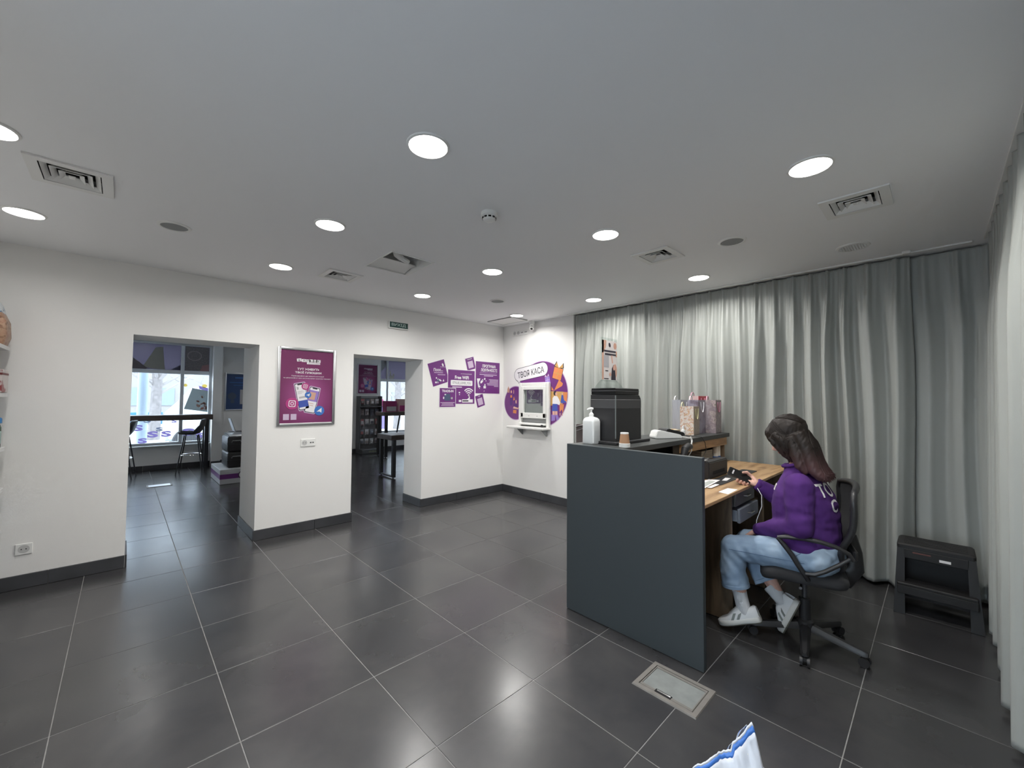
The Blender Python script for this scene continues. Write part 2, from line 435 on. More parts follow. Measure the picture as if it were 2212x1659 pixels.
# glazed shop door in the left wall, beside the viewer
door_1 = thing('door_1', 'glazed shop door in the left wall beside the viewer', None); tag(door_1, kind='structure')
for a_, b_, c_, d_ in ((-0.12, -0.05, 0.0, 2.35), (0.88, 0.95, 0.0, 2.35), (0.38, 0.45, 0.12, 2.28), (-0.05, 0.88, 2.28, 2.35), (-0.05, 0.88, 0.0, 0.12)):
    bb = B(); bb.box(-1.15, -1.09, a_+0.001, b_-0.001, c_+0.002, d_-0.001, bev=0.004); bb.build('door_frame', FRAME, door_1)
for a_, b_ in ((-0.05, 0.38), (0.45, 0.88)):
    bb = B(); bb.box(-1.125, -1.119, a_, b_, 0.12, 2.28); bb.build('door_pane', GLASS, door_1, smooth=None)
# ------------------------------------------------------------------ ceiling fittings
LENS = mat('lamp_lens', (0.9, 0.9, 0.88), 0.5, emit=(1.0, 0.97, 0.92), estr=14)
LENS.cycles.emission_sampling = 'NONE'
def lamp_parts(t, r=0.088):
    b = B(); b.lathe([(r+0.012, 0), (r+0.010, -0.006), (r+0.001, -0.009), (r, -0.004), (r, 0)], seg=32); b.build('bezel', WHITE, t)
    b = B(); b.lathe([(r-0.001, -0.001), (r-0.001, -0.005), (0.02, -0.006)], seg=32); b.build('lens', LENS, t)
def area(name, parent, r, power, z, spread=160):
    d = bpy.data.lights.new(name, 'AREA'); d.shape = 'DISK'; d.size = 2*r; d.energy = power; d.color = LAMP_COLOR; d.spread = R(spread)
    o = bpy.data.objects.new(name, d); COL.objects.link(o); o.parent = parent; o.location = (0, 0, z); return o
LAMPS = [(-0.50, 4.05, 'round lit downlight at the left, nearest the wall with openings'), (-0.47, 2.86, 'round lit downlight at the left edge above the product shelves'),
         (0.99, 4.07, 'small lit downlight above the framed magenta poster'), (0.985, 2.84, 'lit downlight between the big left vent and the ceiling hatch'),
         (0.995, 1.62, 'largest lit downlight in the middle of the ceiling'), (2.45, 4.07, 'lit downlight in front of the green exit sign'),
         (2.44, 2.83, 'lit downlight behind the smoke detector'), (2.457, 1.615, 'lit downlight left of the middle air vent'),
         (2.463, 0.418, 'large lit downlight at the right beside the right-hand vent'), (3.99, 4.09, 'lit downlight nearest the corner camera'),
         (3.99, 2.79, 'lit downlight close to the left end of the long curtain'), (3.97, 1.565, 'lit downlight in front of the curtain above the gift bags'),
         (0.99, 0.41, 'lit downlight at the top edge over the viewer'), (-0.47, 1.62, 'lit downlight out of view above the left shelves')]
for x, y, lab in LAMPS:
    t = thing('downlight', lab, 'ceiling light', (x, y, H), group='round downlights in the ceiling')
    lamp_parts(t); area('downlight_light', t, 0.085, LAMP_POWER*(0.35 if x < 0 else 1.08 if x > 3.5 else 1.0), -0.0105)
for x, y, lab in [(0.3, 7.2, 'downlight of the far room just behind the left opening'), (0.3, 9.3, 'downlight of the far room before the wide shop window'), (2.2, 7.2, 'downlight of the far room behind the middle pier'), (2.2, 9.3, 'downlight of the far room above the blue poster'), (4.2, 7.2, 'downlight of the far room above the nearer display table'), (4.2, 9.3, 'downlight of the far room before the accessory rack'), (6.2, 9.3, 'downlight of the far room above the farther display table')]:
    t = thing('downlight', lab, 'ceiling light', (x, y, H), group='downlights of the far room')
    lamp_parts(t); area('downlight_light', t, 0.085, LAMP_POWER_FAR, -0.0105)

GREY = mat('grey_mesh', (0.30, 0.31, 0.31), 0.7)
def speaker(x, y, r, lab, grille):
    t = thing('ceiling_speaker', lab, 'ceiling speaker', (x, y, H), group='unlit round ceiling fittings')
    b = B(); b.lathe([(r+0.022, 0), (r+0.02, -0.005), (r+0.002, -0.008), (r, -0.003)], seg=32); b.build('bezel', WHITE, t)
    b = B(); b.lathe([(r+0.001, -0.001), (r+0.001, -0.004), (0.01, -0.004)], seg=32); b.build('grille', GREY, t)
    if grille:
        b = B()
        for k in range(-5, 6):
            w = math.sqrt(max(r*r-(k*0.016)**2, 0))
            if w > 0.01:
                b.box(k*0.016-0.003, k*0.016+0.003, -w, w, -0.0075, -0.0035); b.box(-w, w, k*0.016-0.003, k*0.016+0.003, -0.0075, -0.0035)
        b.build('grid', WHITE, t)
speaker(0.22, 3.637, 0.075, 'round grey ceiling fitting left of the small downlights', False)
speaker(3.231, 1.03, 0.075, 'round grey ceiling fitting between the two right-hand vents', False)
speaker(3.236, 3.65, 0.075, 'small round grey ceiling fitting near the corner', False)
speaker(3.999, 0.424, 0.082, 'round white ceiling fitting with mesh grid close to the curtain', True)

def vent(x0, x1, y0, y1, lab):
    t = thing('air_vent', lab, 'air vent', ((x0+x1)/2, (y0+y1)/2, H), group='square ceiling air vents')
    w, d = (x1-x0)/2, (y1-y0)/2
    def ring(b, wo, do, zo, wi, di, zi, th=0.003):
        def rect(w_, d_, z_): return [(-w_, -d_, z_), (w_, -d_, z_), (w_, d_, z_), (-w_, d_, z_)]
        b.ring_loft([rect(wo, do, zo), rect(wi, di, zi), rect(wi-0.001, di-0.001, zi-th), rect(wo-0.001, do-0.001, zo-th), rect(wo, do, zo)], cap=False)
    b = B(); ring(b, w, d, -0.001, w-0.045, d-0.045, -0.001, 0.008); b.build('frame', WHITE, t, smooth=None)
    for k in range(3):
        b = B(); f = 0.050+0.031*k
        ring(b, w-f, d-f, -0.005, w-f-0.021, d-f-0.021, 0.014, 0.0025); b.build('louvre', WHITE, t, smooth=None)
    b = B(); f = 0.050+0.031*3
    b.box(-(w-f)+0.004, (w-f)-0.004, -(d-f)+0.004, (d-f)-0.004, -0.007, -0.003, bev=0.002); b.build('centre_plate', WHITE, t, smooth=None)
    b = B(); b.box(-w+0.022, w-0.022, -d+0.022, d-0.022, 0.06, 0.07); b.build('duct', DARK, t, smooth=None)
for v, lab in zip(VENTS, ['large square air vent at the left edge of the ceiling', 'small square air vent left of the open ceiling hatch',
                          'square air vent in the middle between two downlights on the right', 'large square air vent at the right near the curtain']): vent(*v, lab)

# open ceiling hatch with curved cover and a white fitting inside
hx, hy = (HATCH[0]+HATCH[1])/2, (HATCH[2]+HATCH[3])/2; hw, hd = (HATCH[1]-HATCH[0])/2, (HATCH[3]-HATCH[2])/2
t = thing('ceiling_hatch', 'open square ceiling recess with curved white cover and fitting inside', 'ceiling hatch', (hx, hy, H))
b = B()
for sx in (-1, 1): b.box(sx*hw-0.006, sx*hw+0.006, -hd-0.006, hd+0.006, -0.006, 0.10)
for sy in (-1, 1): b.box(-hw+0.006, hw-0.006, sy*hd-0.006, sy*hd+0.006, -0.006, 0.10)
b.build('rim', WHITE, t, smooth=None)
b = B(); rings = []
for k in range(13):
    v = k/12; y = hd-0.01-v*0.20; z = 0.004+0.028*math.sin(v*PI/2)
    rings.append([(-hw+0.02, y, z), (hw-0.02, y, z), (hw-0.02, y, z+0.006), (-hw+0.02, y, z+0.006)])
b.ring_loft(rings); b.build('curved_cover', WHITE, t, smooth=40)
b = B(); b.tube([(-0.10, -0.07, 0.09), (-0.05, -0.05, 0.065), (0.0, -0.03, 0.045)], [0.014, 0.034, 0.026], 12)
b.cyl((0.0, -0.03, 0.045), (0.075, -0.02, 0.03), 0.022); b.cyl((-0.10, -0.07, 0.09), (-0.125, -0.11, 0.095), 0.022); b.build('fitting', WHITE, t)
b = B(); b.box(-hw, hw, -hd, hd, 0.15, 0.16); b.build('back_plate', CEIL, t, smooth=None)
t = thing('ceiling_panel', 'thin square access panel in the ceiling corner by the camera', 'ceiling panel', (4.16, 4.47, H))
b = B(); b.box(-0.16, 0.16, -0.26, 0.26, -0.010, -0.001, bev=0.002); b.build('panel', WHITE, t, smooth=None)
b = B()
for sx in (-1, 1): b.box(sx*0.163-0.003, sx*0.163+0.003, -0.266, 0.266, -0.012, -0.0005)
for sy in (-1, 1): b.box(-0.16, 0.16, sy*0.263-0.003, sy*0.263+0.003, -0.012, -0.0005)
b.build('rim', GREY, t, smooth=None)

# smoke detector
t = thing('smoke_detector', 'white round smoke detector with dark slots in the ceiling middle', 'smoke detector', (1.647, 1.945, H))
b = B(); b.lathe([(0.052, 0), (0.052, -0.022), (0.048, -0.026), (0.044, -0.027)], seg=32); b.build('base', WHITE, t)
b = B(); b.lathe([(0.044, -0.027), (0.043, -0.040), (0.036, -0.050), (0.020, -0.054), (0.002, -0.055)], seg=32); b.build('sensor_head', WHITE, t)
for k in range(10):
    b = B(); b.box(-0.009, 0.009, 0.040, 0.0445, -0.041, -0.031, mtx=Matrix.Rotation(k*2*PI/10, 4, 'Z')); b.build('slot', DARK, t, smooth=None)

# ------------------------------------------------------------------ printing helpers: local frame x = right, y = up, z = out of the wall
def font_mesh(txt, bold=0.0, spacing=1.0, depth=0.0002):
    cu = bpy.data.curves.new('t', 'FONT'); cu.body = txt; cu.size = 1.0; cu.align_x = 'CENTER'; cu.align_y = 'CENTER'
    cu.offset = bold; cu.space_character = spacing; cu.resolution_u = 3
    ob = bpy.data.objects.new('t', cu); COL.objects.link(ob)
    dg = bpy.context.evaluated_depsgraph_get()
    me = bpy.data.meshes.new_from_object(ob.evaluated_get(dg)); bpy.data.objects.remove(ob); bpy.data.curves.remove(cu)
    return me
def text(parent, txt, x, y, w, m, z=0.002, h=None, bold=0.012, rot=0.0, spacing=1.0, name='lettering'):
    """text scaled to width w (and height h when given), centred on x, y"""
    me = font_mesh(txt, bold, spacing)
    xs = [v.co.x for v in me.vertices]; ys = [v.co.y for v in me.vertices]
    if not xs: return None
    sx = w/(max(xs)-min(xs)); sy = sx if h is None else h/(max(ys)-min(ys))
    cx, cy = (max(xs)+min(xs))/2, (max(ys)+min(ys))/2
    ca, sa = math.cos(rot), math.sin(rot)
    for v in me.vertices:
        a, b_ = (v.co.x-cx)*sx, (v.co.y-cy)*sy
        v.co = (x+a*ca-b_*sa, y+a*sa+b_*ca, z)
    return link(name, me, m, parent)
def flat(parent, name, polys, m, z=0.001, th=0.0006):
    b = B()
    for p in polys:
        if th > 0: b.prism(p, z-th, z)
        else: b.raw([(x, y, z) for x, y in p], [tuple(range(len(p)))])
    return b.build(name, m, parent, smooth=None)
def rect(x0, x1, y0, y1, rot=0.0, c=None):
    pts = [(x0, y0), (x1, y0), (x1, y1), (x0, y1)]
    return turn(pts, rot, c or ((x0+x1)/2, (y0+y1)/2)) if rot else pts
def turn(pts, a, c):
    ca, sa = math.cos(a), math.sin(a)
    return [(c[0]+(x-c[0])*ca-(y-c[1])*sa, c[1]+(x-c[0])*sa+(y-c[1])*ca) for x, y in pts]
def disc(cx, cy, rx, ry=None, n=40, a0=0, a1=2*PI):
    ry = ry or rx; full_ = abs(a1-a0-2*PI) < 1e-6
    return [(cx+rx*math.cos(a0+(a1-a0)*k/(n if full_ else n-1)), cy+ry*math.sin(a0+(a1-a0)*k/(n if full_ else n-1))) for k in range(n)]
def rrect(x0, x1, y0, y1, r, rot=0.0, n=6):
    pts = []
    for cx, cy, a in ((x1-r, y1-r, 0), (x0+r, y1-r, PI/2), (x0+r, y0+r, PI), (x1-r, y0+r, 1.5*PI)):
        pts += [(cx+r*math.cos(a+PI/2*k/n), cy+r*math.sin(a+PI/2*k/n)) for k in range(n+1)]
    return turn(pts, rot, ((x0+x1)/2, (y0+y1)/2)) if rot else pts
def arc_band(cx, cy, r0, r1, a0, a1, n=20):
    return disc(cx, cy, r1, n=n, a0=a0, a1=a1) + list(reversed(disc(cx, cy, r0, n=n, a0=a0, a1=a1)))
WALL_A = (PI/2, 0, 0)             # print frame of the wall with openings
WALL_B = (PI/2, 0, -PI/2)         # print frame of the pier and curtain side
P = {k: mat('print_'+k, c, 0.45) for k, c in dict(
    white=(0.82, 0.80, 0.82), dark=(0.035, 0.03, 0.045), orange=(0.72, 0.25, 0.09), yellow=(0.62, 0.36, 0.12), blue=(0.06, 0.10, 0.42), skyblue=(0.05, 0.17, 0.52),
    lilac=(0.30, 0.20, 0.55), skin=(0.72, 0.42, 0.33), grey=(0.45, 0.44, 0.46), teal=(0.07, 0.10, 0.17), pink=(0.62, 0.12, 0.30), palelilac=(0.60, 0.47, 0.63),
    cream=(0.75, 0.70, 0.68), peach=(0.62, 0.36, 0.27), green=(0.02, 0.07, 0.06), magenta=(0.45, 0.05, 0.22), violet=(0.10, 0.03, 0.20)).items()}

# ------------------------------------------------------------------ framed magenta posters
def framed_poster(name, label, loc, w, h, m, bright):
    t = thing(name, label, 'poster', loc, WALL_A)
    fwid = 0.03
    for nm, x0, x1, y0, y1 in (('frame_bar', -w/2, -w/2+fwid, -h/2, h/2), ('frame_bar', w/2-fwid, w/2, -h/2, h/2),
                               ('frame_bar', -w/2+fwid, w/2-fwid, -h/2, -h/2+fwid), ('frame_bar', -w/2+fwid, w/2-fwid, h/2-fwid, h/2)):
        b = B(); b.box(x0, x1, y0, y1, 0.0005, 0.018, bev=0.006, seg=2); b.build(nm, ALU, t)
    flat(t, 'sheet', [rect(-w/2+fwid-0.004, w/2-fwid+0.004, -h/2+fwid-0.004, h/2-fwid+0.004)], m, 0.007, 0.006)
    return t
def poster_print(t, w, h, W, full=True):
    """u, v in 0..1 of the sheet"""
    U = lambda u: (u-0.5)*w; V = lambda v: (v-0.5)*h
    z = 0.0085
    # logo letters on white tiles
    xs = [0.335, 0.425, 0.50, 0.565, 0.635, 0.70]
    flat(t, 'logo_tiles', [rect(U(x)-0.042*w, U(x)+0.042*w, V(0.862)-0.020*h+dy, V(0.862)+0.020*h+dy, rot) for x, dy, rot in
                           zip(xs, (0.004*h, 0, -0.002*h, 0.001*h, 0, 0), (0.14, 0, -0.03, 0, 0, 0))] + [rect(U(0.48), U(0.735), V(0.815), V(0.838))], W, z)
    for x, ch, rot in zip(xs, 'STYLUS', (0.14, 0, -0.03, 0, 0, 0)): text(t, ch, U(x), V(0.862), 0.040*w, P['dark'], z+0.0012, h=0.022*h, rot=rot, name='logo_letter')
    flat(t, 'logo_subline', [rect(U(0.50), U(0.72), V(0.824), V(0.830))], P['grey'], z+0.0008)
    text(t, 'ТУТ ЖИВУТЬ', U(0.515), V(0.742), 0.42*w, W, z, h=0.030*h, bold=0.03)
    text(t, 'ТВОЇ ПЛЮШКИ', U(0.515), V(0.698), 0.50*w, W, z, h=0.034*h, bold=0.03)
    text(t, 'Приєднуйся до нашої компанії', U(0.51), V(0.645), 0.62*w, W, z, h=0.019*h, bold=0.004)
    text(t, 'та дізнавайся про ексклюзивні знижки першим', U(0.505), V(0.615), 0.90*w, W, z, h=0.018*h, bold=0.004)
    # two phones, leaning apart
    def phone(cx, cy, pw, ph, a, upper, lower):
        c = (U(cx), V(cy)); hw_, hh_ = pw*w/2, ph*h/2
        R_ = lambda x0, x1, y0, y1, r=None: (turn(rrect(c[0]+x0*hw_, c[0]+x1*hw_, c[1]+y0*hh_, c[1]+y1*hh_, r), a, c) if r else turn(rect(c[0]+x0*hw_, c[0]+x1*hw_, c[1]+y0*hh_, c[1]+y1*hh_), a, c))
        flat(t, 'phone_print', [R_(-1.12, 1.12, -1.06, 1.06, 0.028*w)], P['palelilac'], z)
        flat(t, 'phone_print', [R_(-1, 1, -1, 1, 0.024*w)], P['dark'], z+0.0004, 0.0003)
        flat(t, 'phone_print', [R_(-0.9, 0.9, -0.95, 0.95, 0.02*w)], W, z+0.0007, 0.0002)
        flat(t, 'phone_print', [R_(-0.45, 0.45, 0.86, 0.96)], P['dark'], z+0.0009, 0.0002)
        flat(t, 'phone_print', [R_(*q) for q in upper[0]], upper[1], z+0.0009, 0.0002)
        flat(t, 'phone_print', [R_(*q) for q in lower[0]], lower[1], z+0.0011, 0.0002)
    phone(0.60, 0.315, 0.20, 0.36, -0.20, ([(-0.9, 0.9, -0.1, 0.75)], P['lilac']), ([(-0.7, 0.4, 0.02, 0.6), (-0.7, 0.4, -0.3, -0.26), (-0.7, 0.4, -0.45, -0.41)], P['peach']))
    phone(0.405, 0.365, 0.20, 0.37, 0.20, ([(-0.7, -0.35, 0.55, 0.75), (-0.7, 0.3, 0.38, 0.41), (-0.7, 0.5, 0.3, 0.33), (-0.7, 0.1, 0.22, 0.25), (-0.6, 0.6, -0.13, 0.0)], P['grey']), ([(-0.9, 0.9, -0.8, -0.3)], P['blue']))
    def badge(cx, cy, r, kind, a=0.0):
        c = (U(cx), V(cy)); rr = r*w
        flat(t, 'badge', [disc(*c, rr)], P['magenta'] if kind == 'cam' else P['skyblue'], z+0.002)
        if kind == 'cam':
            o_, i_ = rr*0.55, rr*0.43
            outer = rrect(c[0]-o_, c[0]+o_, c[1]-o_, c[1]+o_, rr*0.25, a); inner = rrect(c[0]-i_, c[0]+i_, c[1]-i_, c[1]+i_, rr*0.17, a)
            b = B(); b.ring_loft([[(x, y, z+0.0024) for x, y in outer], [(x, y, z+0.0024) for x, y in inner]], cap=False); b.build('badge_mark', W, t, smooth=None)
            b = B(); b.ring_loft([[(x, y, z+0.0024) for x, y in disc(*c, rr*0.28)], [(x, y, z+0.0024) for x, y in disc(*c, rr*0.17)]], cap=False); b.build('badge_mark', W, t, smooth=None)
        else:
            k = rr*0.6
            flat(t, 'badge_mark', [turn([(c[0]-k, c[1]-k*0.1), (c[0]+k, c[1]+k*0.8), (c[0]+k*0.5, c[1]-k*0.9), (c[0], c[1]-k*0.3)], a, c)], W, z+0.0026)
    badge(0.46, 0.505, 0.072, 'cam', -0.2); badge(0.225, 0.265, 0.118, 'cam', -0.05); badge(0.515, 0.385, 0.062, 'plane'); badge(0.74, 0.165, 0.098, 'plane', 0.25)
    # pale squares where the codes stand
    flat(t, 'pale_square', [rect(U(0.07), U(0.175), V(0.045), V(0.125)), rect(U(0.205), U(0.31), V(0.045), V(0.125))], P['palelilac'], z)
poster = framed_poster('framed_poster', 'magenta poster of two phones in a silver frame between the openings', (1.505, YA, 1.618), 0.615, 0.872, MAGENTA, 1)
poster_print(poster, 0.56, 0.815, P['white'])
poster2 = framed_poster('framed_poster', 'darker magenta poster hanging above the accessory rack in the far room', (4.90, YF, 2.01), 0.60, 0.85, MAGENTA, 1)
poster_print(poster2, 0.545, 0.795, P['palelilac'])
pb = framed_poster('framed_poster', 'blue poster on the far wall beside the shop window', (1.93, YF, 1.61), 0.62, 0.85, mat('blue_poster', (0.035, 0.075, 0.21), 0.3), 1)
flat(pb, 'heading_bars', [rect(-0.12, 0.2, 0.30, 0.33), rect(-0.22, 0.25, 0.20, 0.215), rect(-0.15, 0.2, 0.14, 0.152)], P['skyblue'], 0.0085)
flat(pb, 'pale_square', [rect(-0.02, 0.2, -0.28, 0.05)], P['grey'], 0.0085)
flat(pb, 'round_print', [disc(-0.17, -0.1, 0.08), disc(-0.16, -0.22, 0.04)], P['teal'], 0.0085)

# ------------------------------------------------------------------ sockets, exit sign
def socket_plate(name, label, loc, rot, w, h, kinds):
    t = thing(name, label, 'socket', loc, rot)
    b = B(); b.box(-w/2, w/2, -h/2, h/2, 0.0005, 0.009, bev=0.003); b.build('plate', WHITE, t)
    n = len(kinds)
    for k, kd in enumerate(kinds):
        cx = -w/2 + (k+0.5)*w/n; r = min(h, w/n)*0.36
        if kd == 's':
            b = B(); b.ring_loft([[(x+cx, y, 0.0098) for x, y in disc(0, 0, r, n=28)], [(x+cx, y, 0.0092) for x, y in disc(0, 0, r*0.88, n=28)], [(x+cx, y, 0.0090) for x, y in disc(0, 0, r*0.2, n=28)]]); b.build('socket_well', mat('socket_well_grey', (0.55, 0.55, 0.54), 0.5), t)
            flat(t, 'pin_hole', [disc(cx-r*0.4, 0, r*0.13, n=12), disc(cx+r*0.4, 0, r*0.13, n=12)], DARK, 0.0104)
        else:
            flat(t, 'port', [rect(cx-r*0.75, cx-r*0.1, -r*0.3, r*0.25), rect(cx+r*0.15, cx+r*0.8, -r*0.3, r*0.25)], GREY, 0.0098)
            flat(t, 'port_hole', [rect(cx-r*0.6, cx-r*0.25, -r*0.18, r*0.08), rect(cx+r*0.3, cx+r*0.65, -r*0.18, r*0.08)], DARK, 0.0102)
    return t
socket_plate('wall_socket', 'double white socket plate under the framed magenta poster', (1.528, YA, 0.985), WALL_A, 0.155, 0.085, 'sd')
socket_plate('wall_socket', 'single white socket low on the wall at the left', (-0.527, YA, 0.302), WALL_A, 0.09, 0.085, 's')
socket_plate('wall_socket', 'long white socket strip high on the pier by the camera', (XW, 4.55, 2.545), WALL_B, 0.33, 0.085, 'ssdd')
t = thing('exit_sign', 'small green exit sign in white casing over the right opening', 'exit sign', (2.612, YA, 2.459), WALL_A)
b = B(); b.box(-0.142, 0.142, -0.048, 0.048, 0.0005, 0.028, bev=0.004); b.build('casing', WHITE, t)
flat(t, 'sign_face', [rect(-0.128, 0.135, -0.034, 0.038)], P['green'], 0.0292)
text(t, 'ВИХІД', 0.0, 0.002, 0.205, mat('exit_letters', (0.55, 0.66, 0.65), 0.5), 0.0302, h=0.044, bold=0.015)

# ------------------------------------------------------------------ purple stickers on the wall
def sticker(name, label, cx, cz, w, h, rot=0.0, lift=0.0008):
    t = thing(name, label, 'sticker', (cx, YA-lift, cz), WALL_A, group='purple stickers by the right opening')
    flat(t, 'white_edge', [rect(-w/2-0.008, w/2+0.008, -h/2-0.008, h/2+0.008, rot, (0, 0))], P['white'], 0.0004, 0.0006)
    flat(t, 'sheet', [rect(-w/2, w/2, -h/2, h/2, rot, (0, 0))], PURPLE, 0.0008, 0.0003)
    return t
W_ = P['white']
a = 0.30
t = sticker('wall_sticker', 'tilted purple sticker saying Пссс... beside the right opening', 3.262, 1.862, 0.285, 0.335, a)
text(t, 'Пссс...', -0.005, 0.045, 0.155, W_, 0.0014, h=0.045, bold=0.03, rot=0.05)
flat(t, 'leaf_print', [turn(disc(0.07, 0.12, 0.014, 0.024, 24), 0.5, (0.07, 0.12))], W_, 0.0014, 0.0003)
flat(t, 'small_text_bar', [turn(rect(0.03, 0.125, 0.082, 0.088), 0.05, (0, 0)), rect(-0.075, 0.075, -0.002, 0.008, 0.02), rect(-0.015, 0.115, -0.03, -0.020, 0.02)], P['palelilac'], 0.0014, 0.0003)
flat(t, 'figures_print', [disc(-0.035, -0.075, 0.010, 0.012), rect(-0.012, -0.004, -0.105, -0.08, -0.3), rect(0.01, 0.05, -0.115, -0.095, -0.5), [(0.07, -0.12), (0.10, -0.12), (0.088, -0.085)], rect(-0.055, -0.028, -0.15, -0.128), rect(-0.015, -0.005, -0.15, -0.125, 0.4)], W_, 0.0014, 0.0003)
flat(t, 'figures_print', [rect(-0.03, 0.03, -0.125, -0.095)], P['teal'], 0.0012, 0.0003)
t = sticker('wall_sticker', 'square purple sticker with the Free WiFi sign', 3.674, 1.669, 0.495, 0.505, 0.0, 0.0016)
text(t, 'В ЧАТИ НЕ ВТИКАЙ', 0.085, 0.200, 0.20, W_, 0.0014, h=0.017, bold=0.01)
text(t, 'Free WiFi', 0.005, 0.142, 0.26, W_, 0.0014, h=0.052, bold=0.035)
flat(t, 'name_box', [rrect(-0.20, 0.205, 0.02, 0.10, 0.014)], W_, 0.0013, 0.0003)
text(t, 'STYLUS_LOVES_YOU', 0.005, 0.058, 0.34, P['dark'], 0.0018, h=0.038, bold=0.0)
flat(t, 'small_text_bar', [rect(-0.17, 0.005, -0.012, 0.006)], P['palelilac'], 0.0014, 0.0003)
flat(t, 'wifi_waves', [arc_band(0.135, -0.125, r0, r0+0.016, R(40), R(140)) for r0 in (0.035, 0.065, 0.095)] + [disc(0.135, -0.122, 0.016)], W_, 0.0014, 0.0003)
flat(t, 'figures_print', [disc(-0.04, -0.085, 0.014, 0.010), disc(-0.038, -0.115, 0.008), rect(-0.05, -0.005, -0.225, -0.195), [(0.105, -0.185), (0.155, -0.185), (0.16, -0.160), (0.145, -0.12), (0.13, -0.12), (0.14, -0.16)], rrect(0.01, 0.215, -0.235, -0.185, 0.006)], W_, 0.0014, 0.0003)
flat(t, 'figures_print', [rect(0.02, 0.13, -0.218, -0.200)], P['dark'], 0.0018, 0.0002)
t = sticker('wall_sticker', 'square purple loyalty programme sticker nearest the room corner', 4.190, 1.828, 0.498, 0.500, 0.0, 0.0016)
text(t, 'ПРОГРАМА', 0.025, 0.183, 0.28, W_, 0.0014, h=0.050, bold=0.03)
text(t, 'ЛОЯЛЬНОСТІ', 0.025, 0.120, 0.34, W_, 0.0014, h=0.050, bold=0.03)
flat(t, 'small_text_bar', [rect(-0.17, 0.19, 0.075, 0.079), rect(-0.17, 0.19, 0.043, 0.054), rect(-0.08, 0.11, 0.022, 0.033)] + [rect(x0, 0.22, y, y+0.010) for x0, y in ((0.02, -0.035), (0.04, -0.055), (0.03, -0.075), (-0.02, -0.096), (-0.01, -0.117), (0.13, -0.138))], P['palelilac'], 0.0014, 0.0003)
flat(t, 'figures_print', [[(-0.225, -0.02), (-0.155, -0.015), (-0.175, -0.09), (-0.15, -0.15), (-0.195, -0.16)], turn(disc(-0.125, -0.06, 0.04, 0.02, 20), 0.9, (-0.125, -0.06)), disc(-0.065, -0.02, 0.014, 0.017), rect(-0.09, -0.04, -0.17, -0.13), rect(-0.07, -0.05, -0.14, -0.10), disc(-0.04, -0.05, 0.006, 0.010), disc(-0.17, -0.17, 0.006, 0.008), rect(-0.08, -0.073, -0.225, -0.20, -0.3)], W_, 0.0014, 0.0003)
flat(t, 'figures_print', [arc_band(-0.13, -0.09, 0.045, 0.055, R(60), R(330))], P['violet'], 0.0016, 0.0002)
t = sticker('wall_sticker', 'small purple TRADE-IN sticker at the lower left of the group', 3.423, 1.508, 0.278, 0.272, 0.0, 0.0028)
text(t, 'TRADE-IN', 0.0, 0.096, 0.205, W_, 0.0014, h=0.036, bold=0.03)
flat(t, 'figures_print', [rect(-0.055, 0.045, -0.045, 0.055)], P['teal'], 0.0014, 0.0003)
flat(t, 'figures_print', [rect(-0.055, -0.03, 0.035, 0.052), rect(0.055, 0.085, -0.02, 0.0, -0.6), rect(0.06, 0.085, -0.012, 0.004, 0.6), disc(-0.07, -0.005, 0.01, 0.018)], W_, 0.0017, 0.0003)
flat(t, 'small_text_bar', [rect(-0.125, 0.125, -0.078, -0.068), rect(-0.10, 0.10, -0.098, -0.088), rect(-0.11, 0.11, -0.118, -0.108)], P['palelilac'], 0.0014, 0.0003)
t = sticker('wall_sticker', 'small tilted purple code sticker above the Free WiFi sign', 3.838, 2.030, 0.165, 0.185, 0.28, 0.0008)
text(t, 'TELEGRAM', -0.022, 0.068, 0.09, W_, 0.0014, h=0.014, bold=0.01, rot=0.28)
flat(t, 'pale_square', [rect(-0.05, 0.05, -0.065, 0.04, 0.28, (0, 0))], P['palelilac'], 0.0014, 0.0003)
t = sticker('wall_sticker', 'small tilted purple code sticker below the loyalty sticker', 4.035, 1.462, 0.155, 0.185, 0.28, 0.0008)
text(t, 'VIBER', -0.022, 0.070, 0.05, W_, 0.0014, h=0.014, bold=0.01, rot=0.28)
flat(t, 'pale_square', [rect(-0.05, 0.05, -0.068, 0.042, 0.28, (0, 0))], P['palelilac'], 0.0014, 0.0003)

# ------------------------------------------------------------------ pay window on the pier and the big round sticker around it
# local frame: x = right (-Y), y = up, z out; origin at pier (y = 4.22, z = 1.45)
KY, KZ = 4.22, 1.45
kx = lambda y: KY-y
t = thing('round_wall_sticker', 'big purple bubble sticker with shoppers and gifts around the pay window', 'sticker', (XW-0.0006, KY, KZ), WALL_B)
big = disc(0.13, 0.125, 0.49, 0.485, 64); small = disc(-0.43, -0.02, 0.255, 0.262, 48)
flat(t, 'pale_edge', [disc(0.13, 0.125, 0.502, 0.497, 64)], P['palelilac'], 0.0006, 0.0004); flat(t, 'pale_edge', [disc(-0.43, -0.02, 0.267, 0.274, 48)], P['palelilac'], 0.0007, 0.0004)
flat(t, 'bubble', [big], PURPLE, 0.0010, 0.0003); flat(t, 'bubble', [small], PURPLE, 0.0011, 0.0003)
SPA, SPC = 0.14, (-0.105, 0.460)
flat(t, 'speech_bubble', [turn(rrect(-0.465, 0.255, 0.355, 0.565, 0.104), SPA, SPC)], P['dark'], 0.0015, 0.0003)
flat(t, 'speech_tail', [[(-0.405, 0.36), (-0.29, 0.365), (-0.358, 0.280)]], P['dark'], 0.0015, 0.0003)
flat(t, 'speech_bubble', [turn(rrect(-0.458, 0.248, 0.362, 0.558, 0.097), SPA, SPC)], P['white'], 0.0019, 0.0003)
flat(t, 'speech_tail', [[(-0.395, 0.365), (-0.30, 0.37), (-0.357, 0.292)]], P['white'], 0.0020, 0.0003)
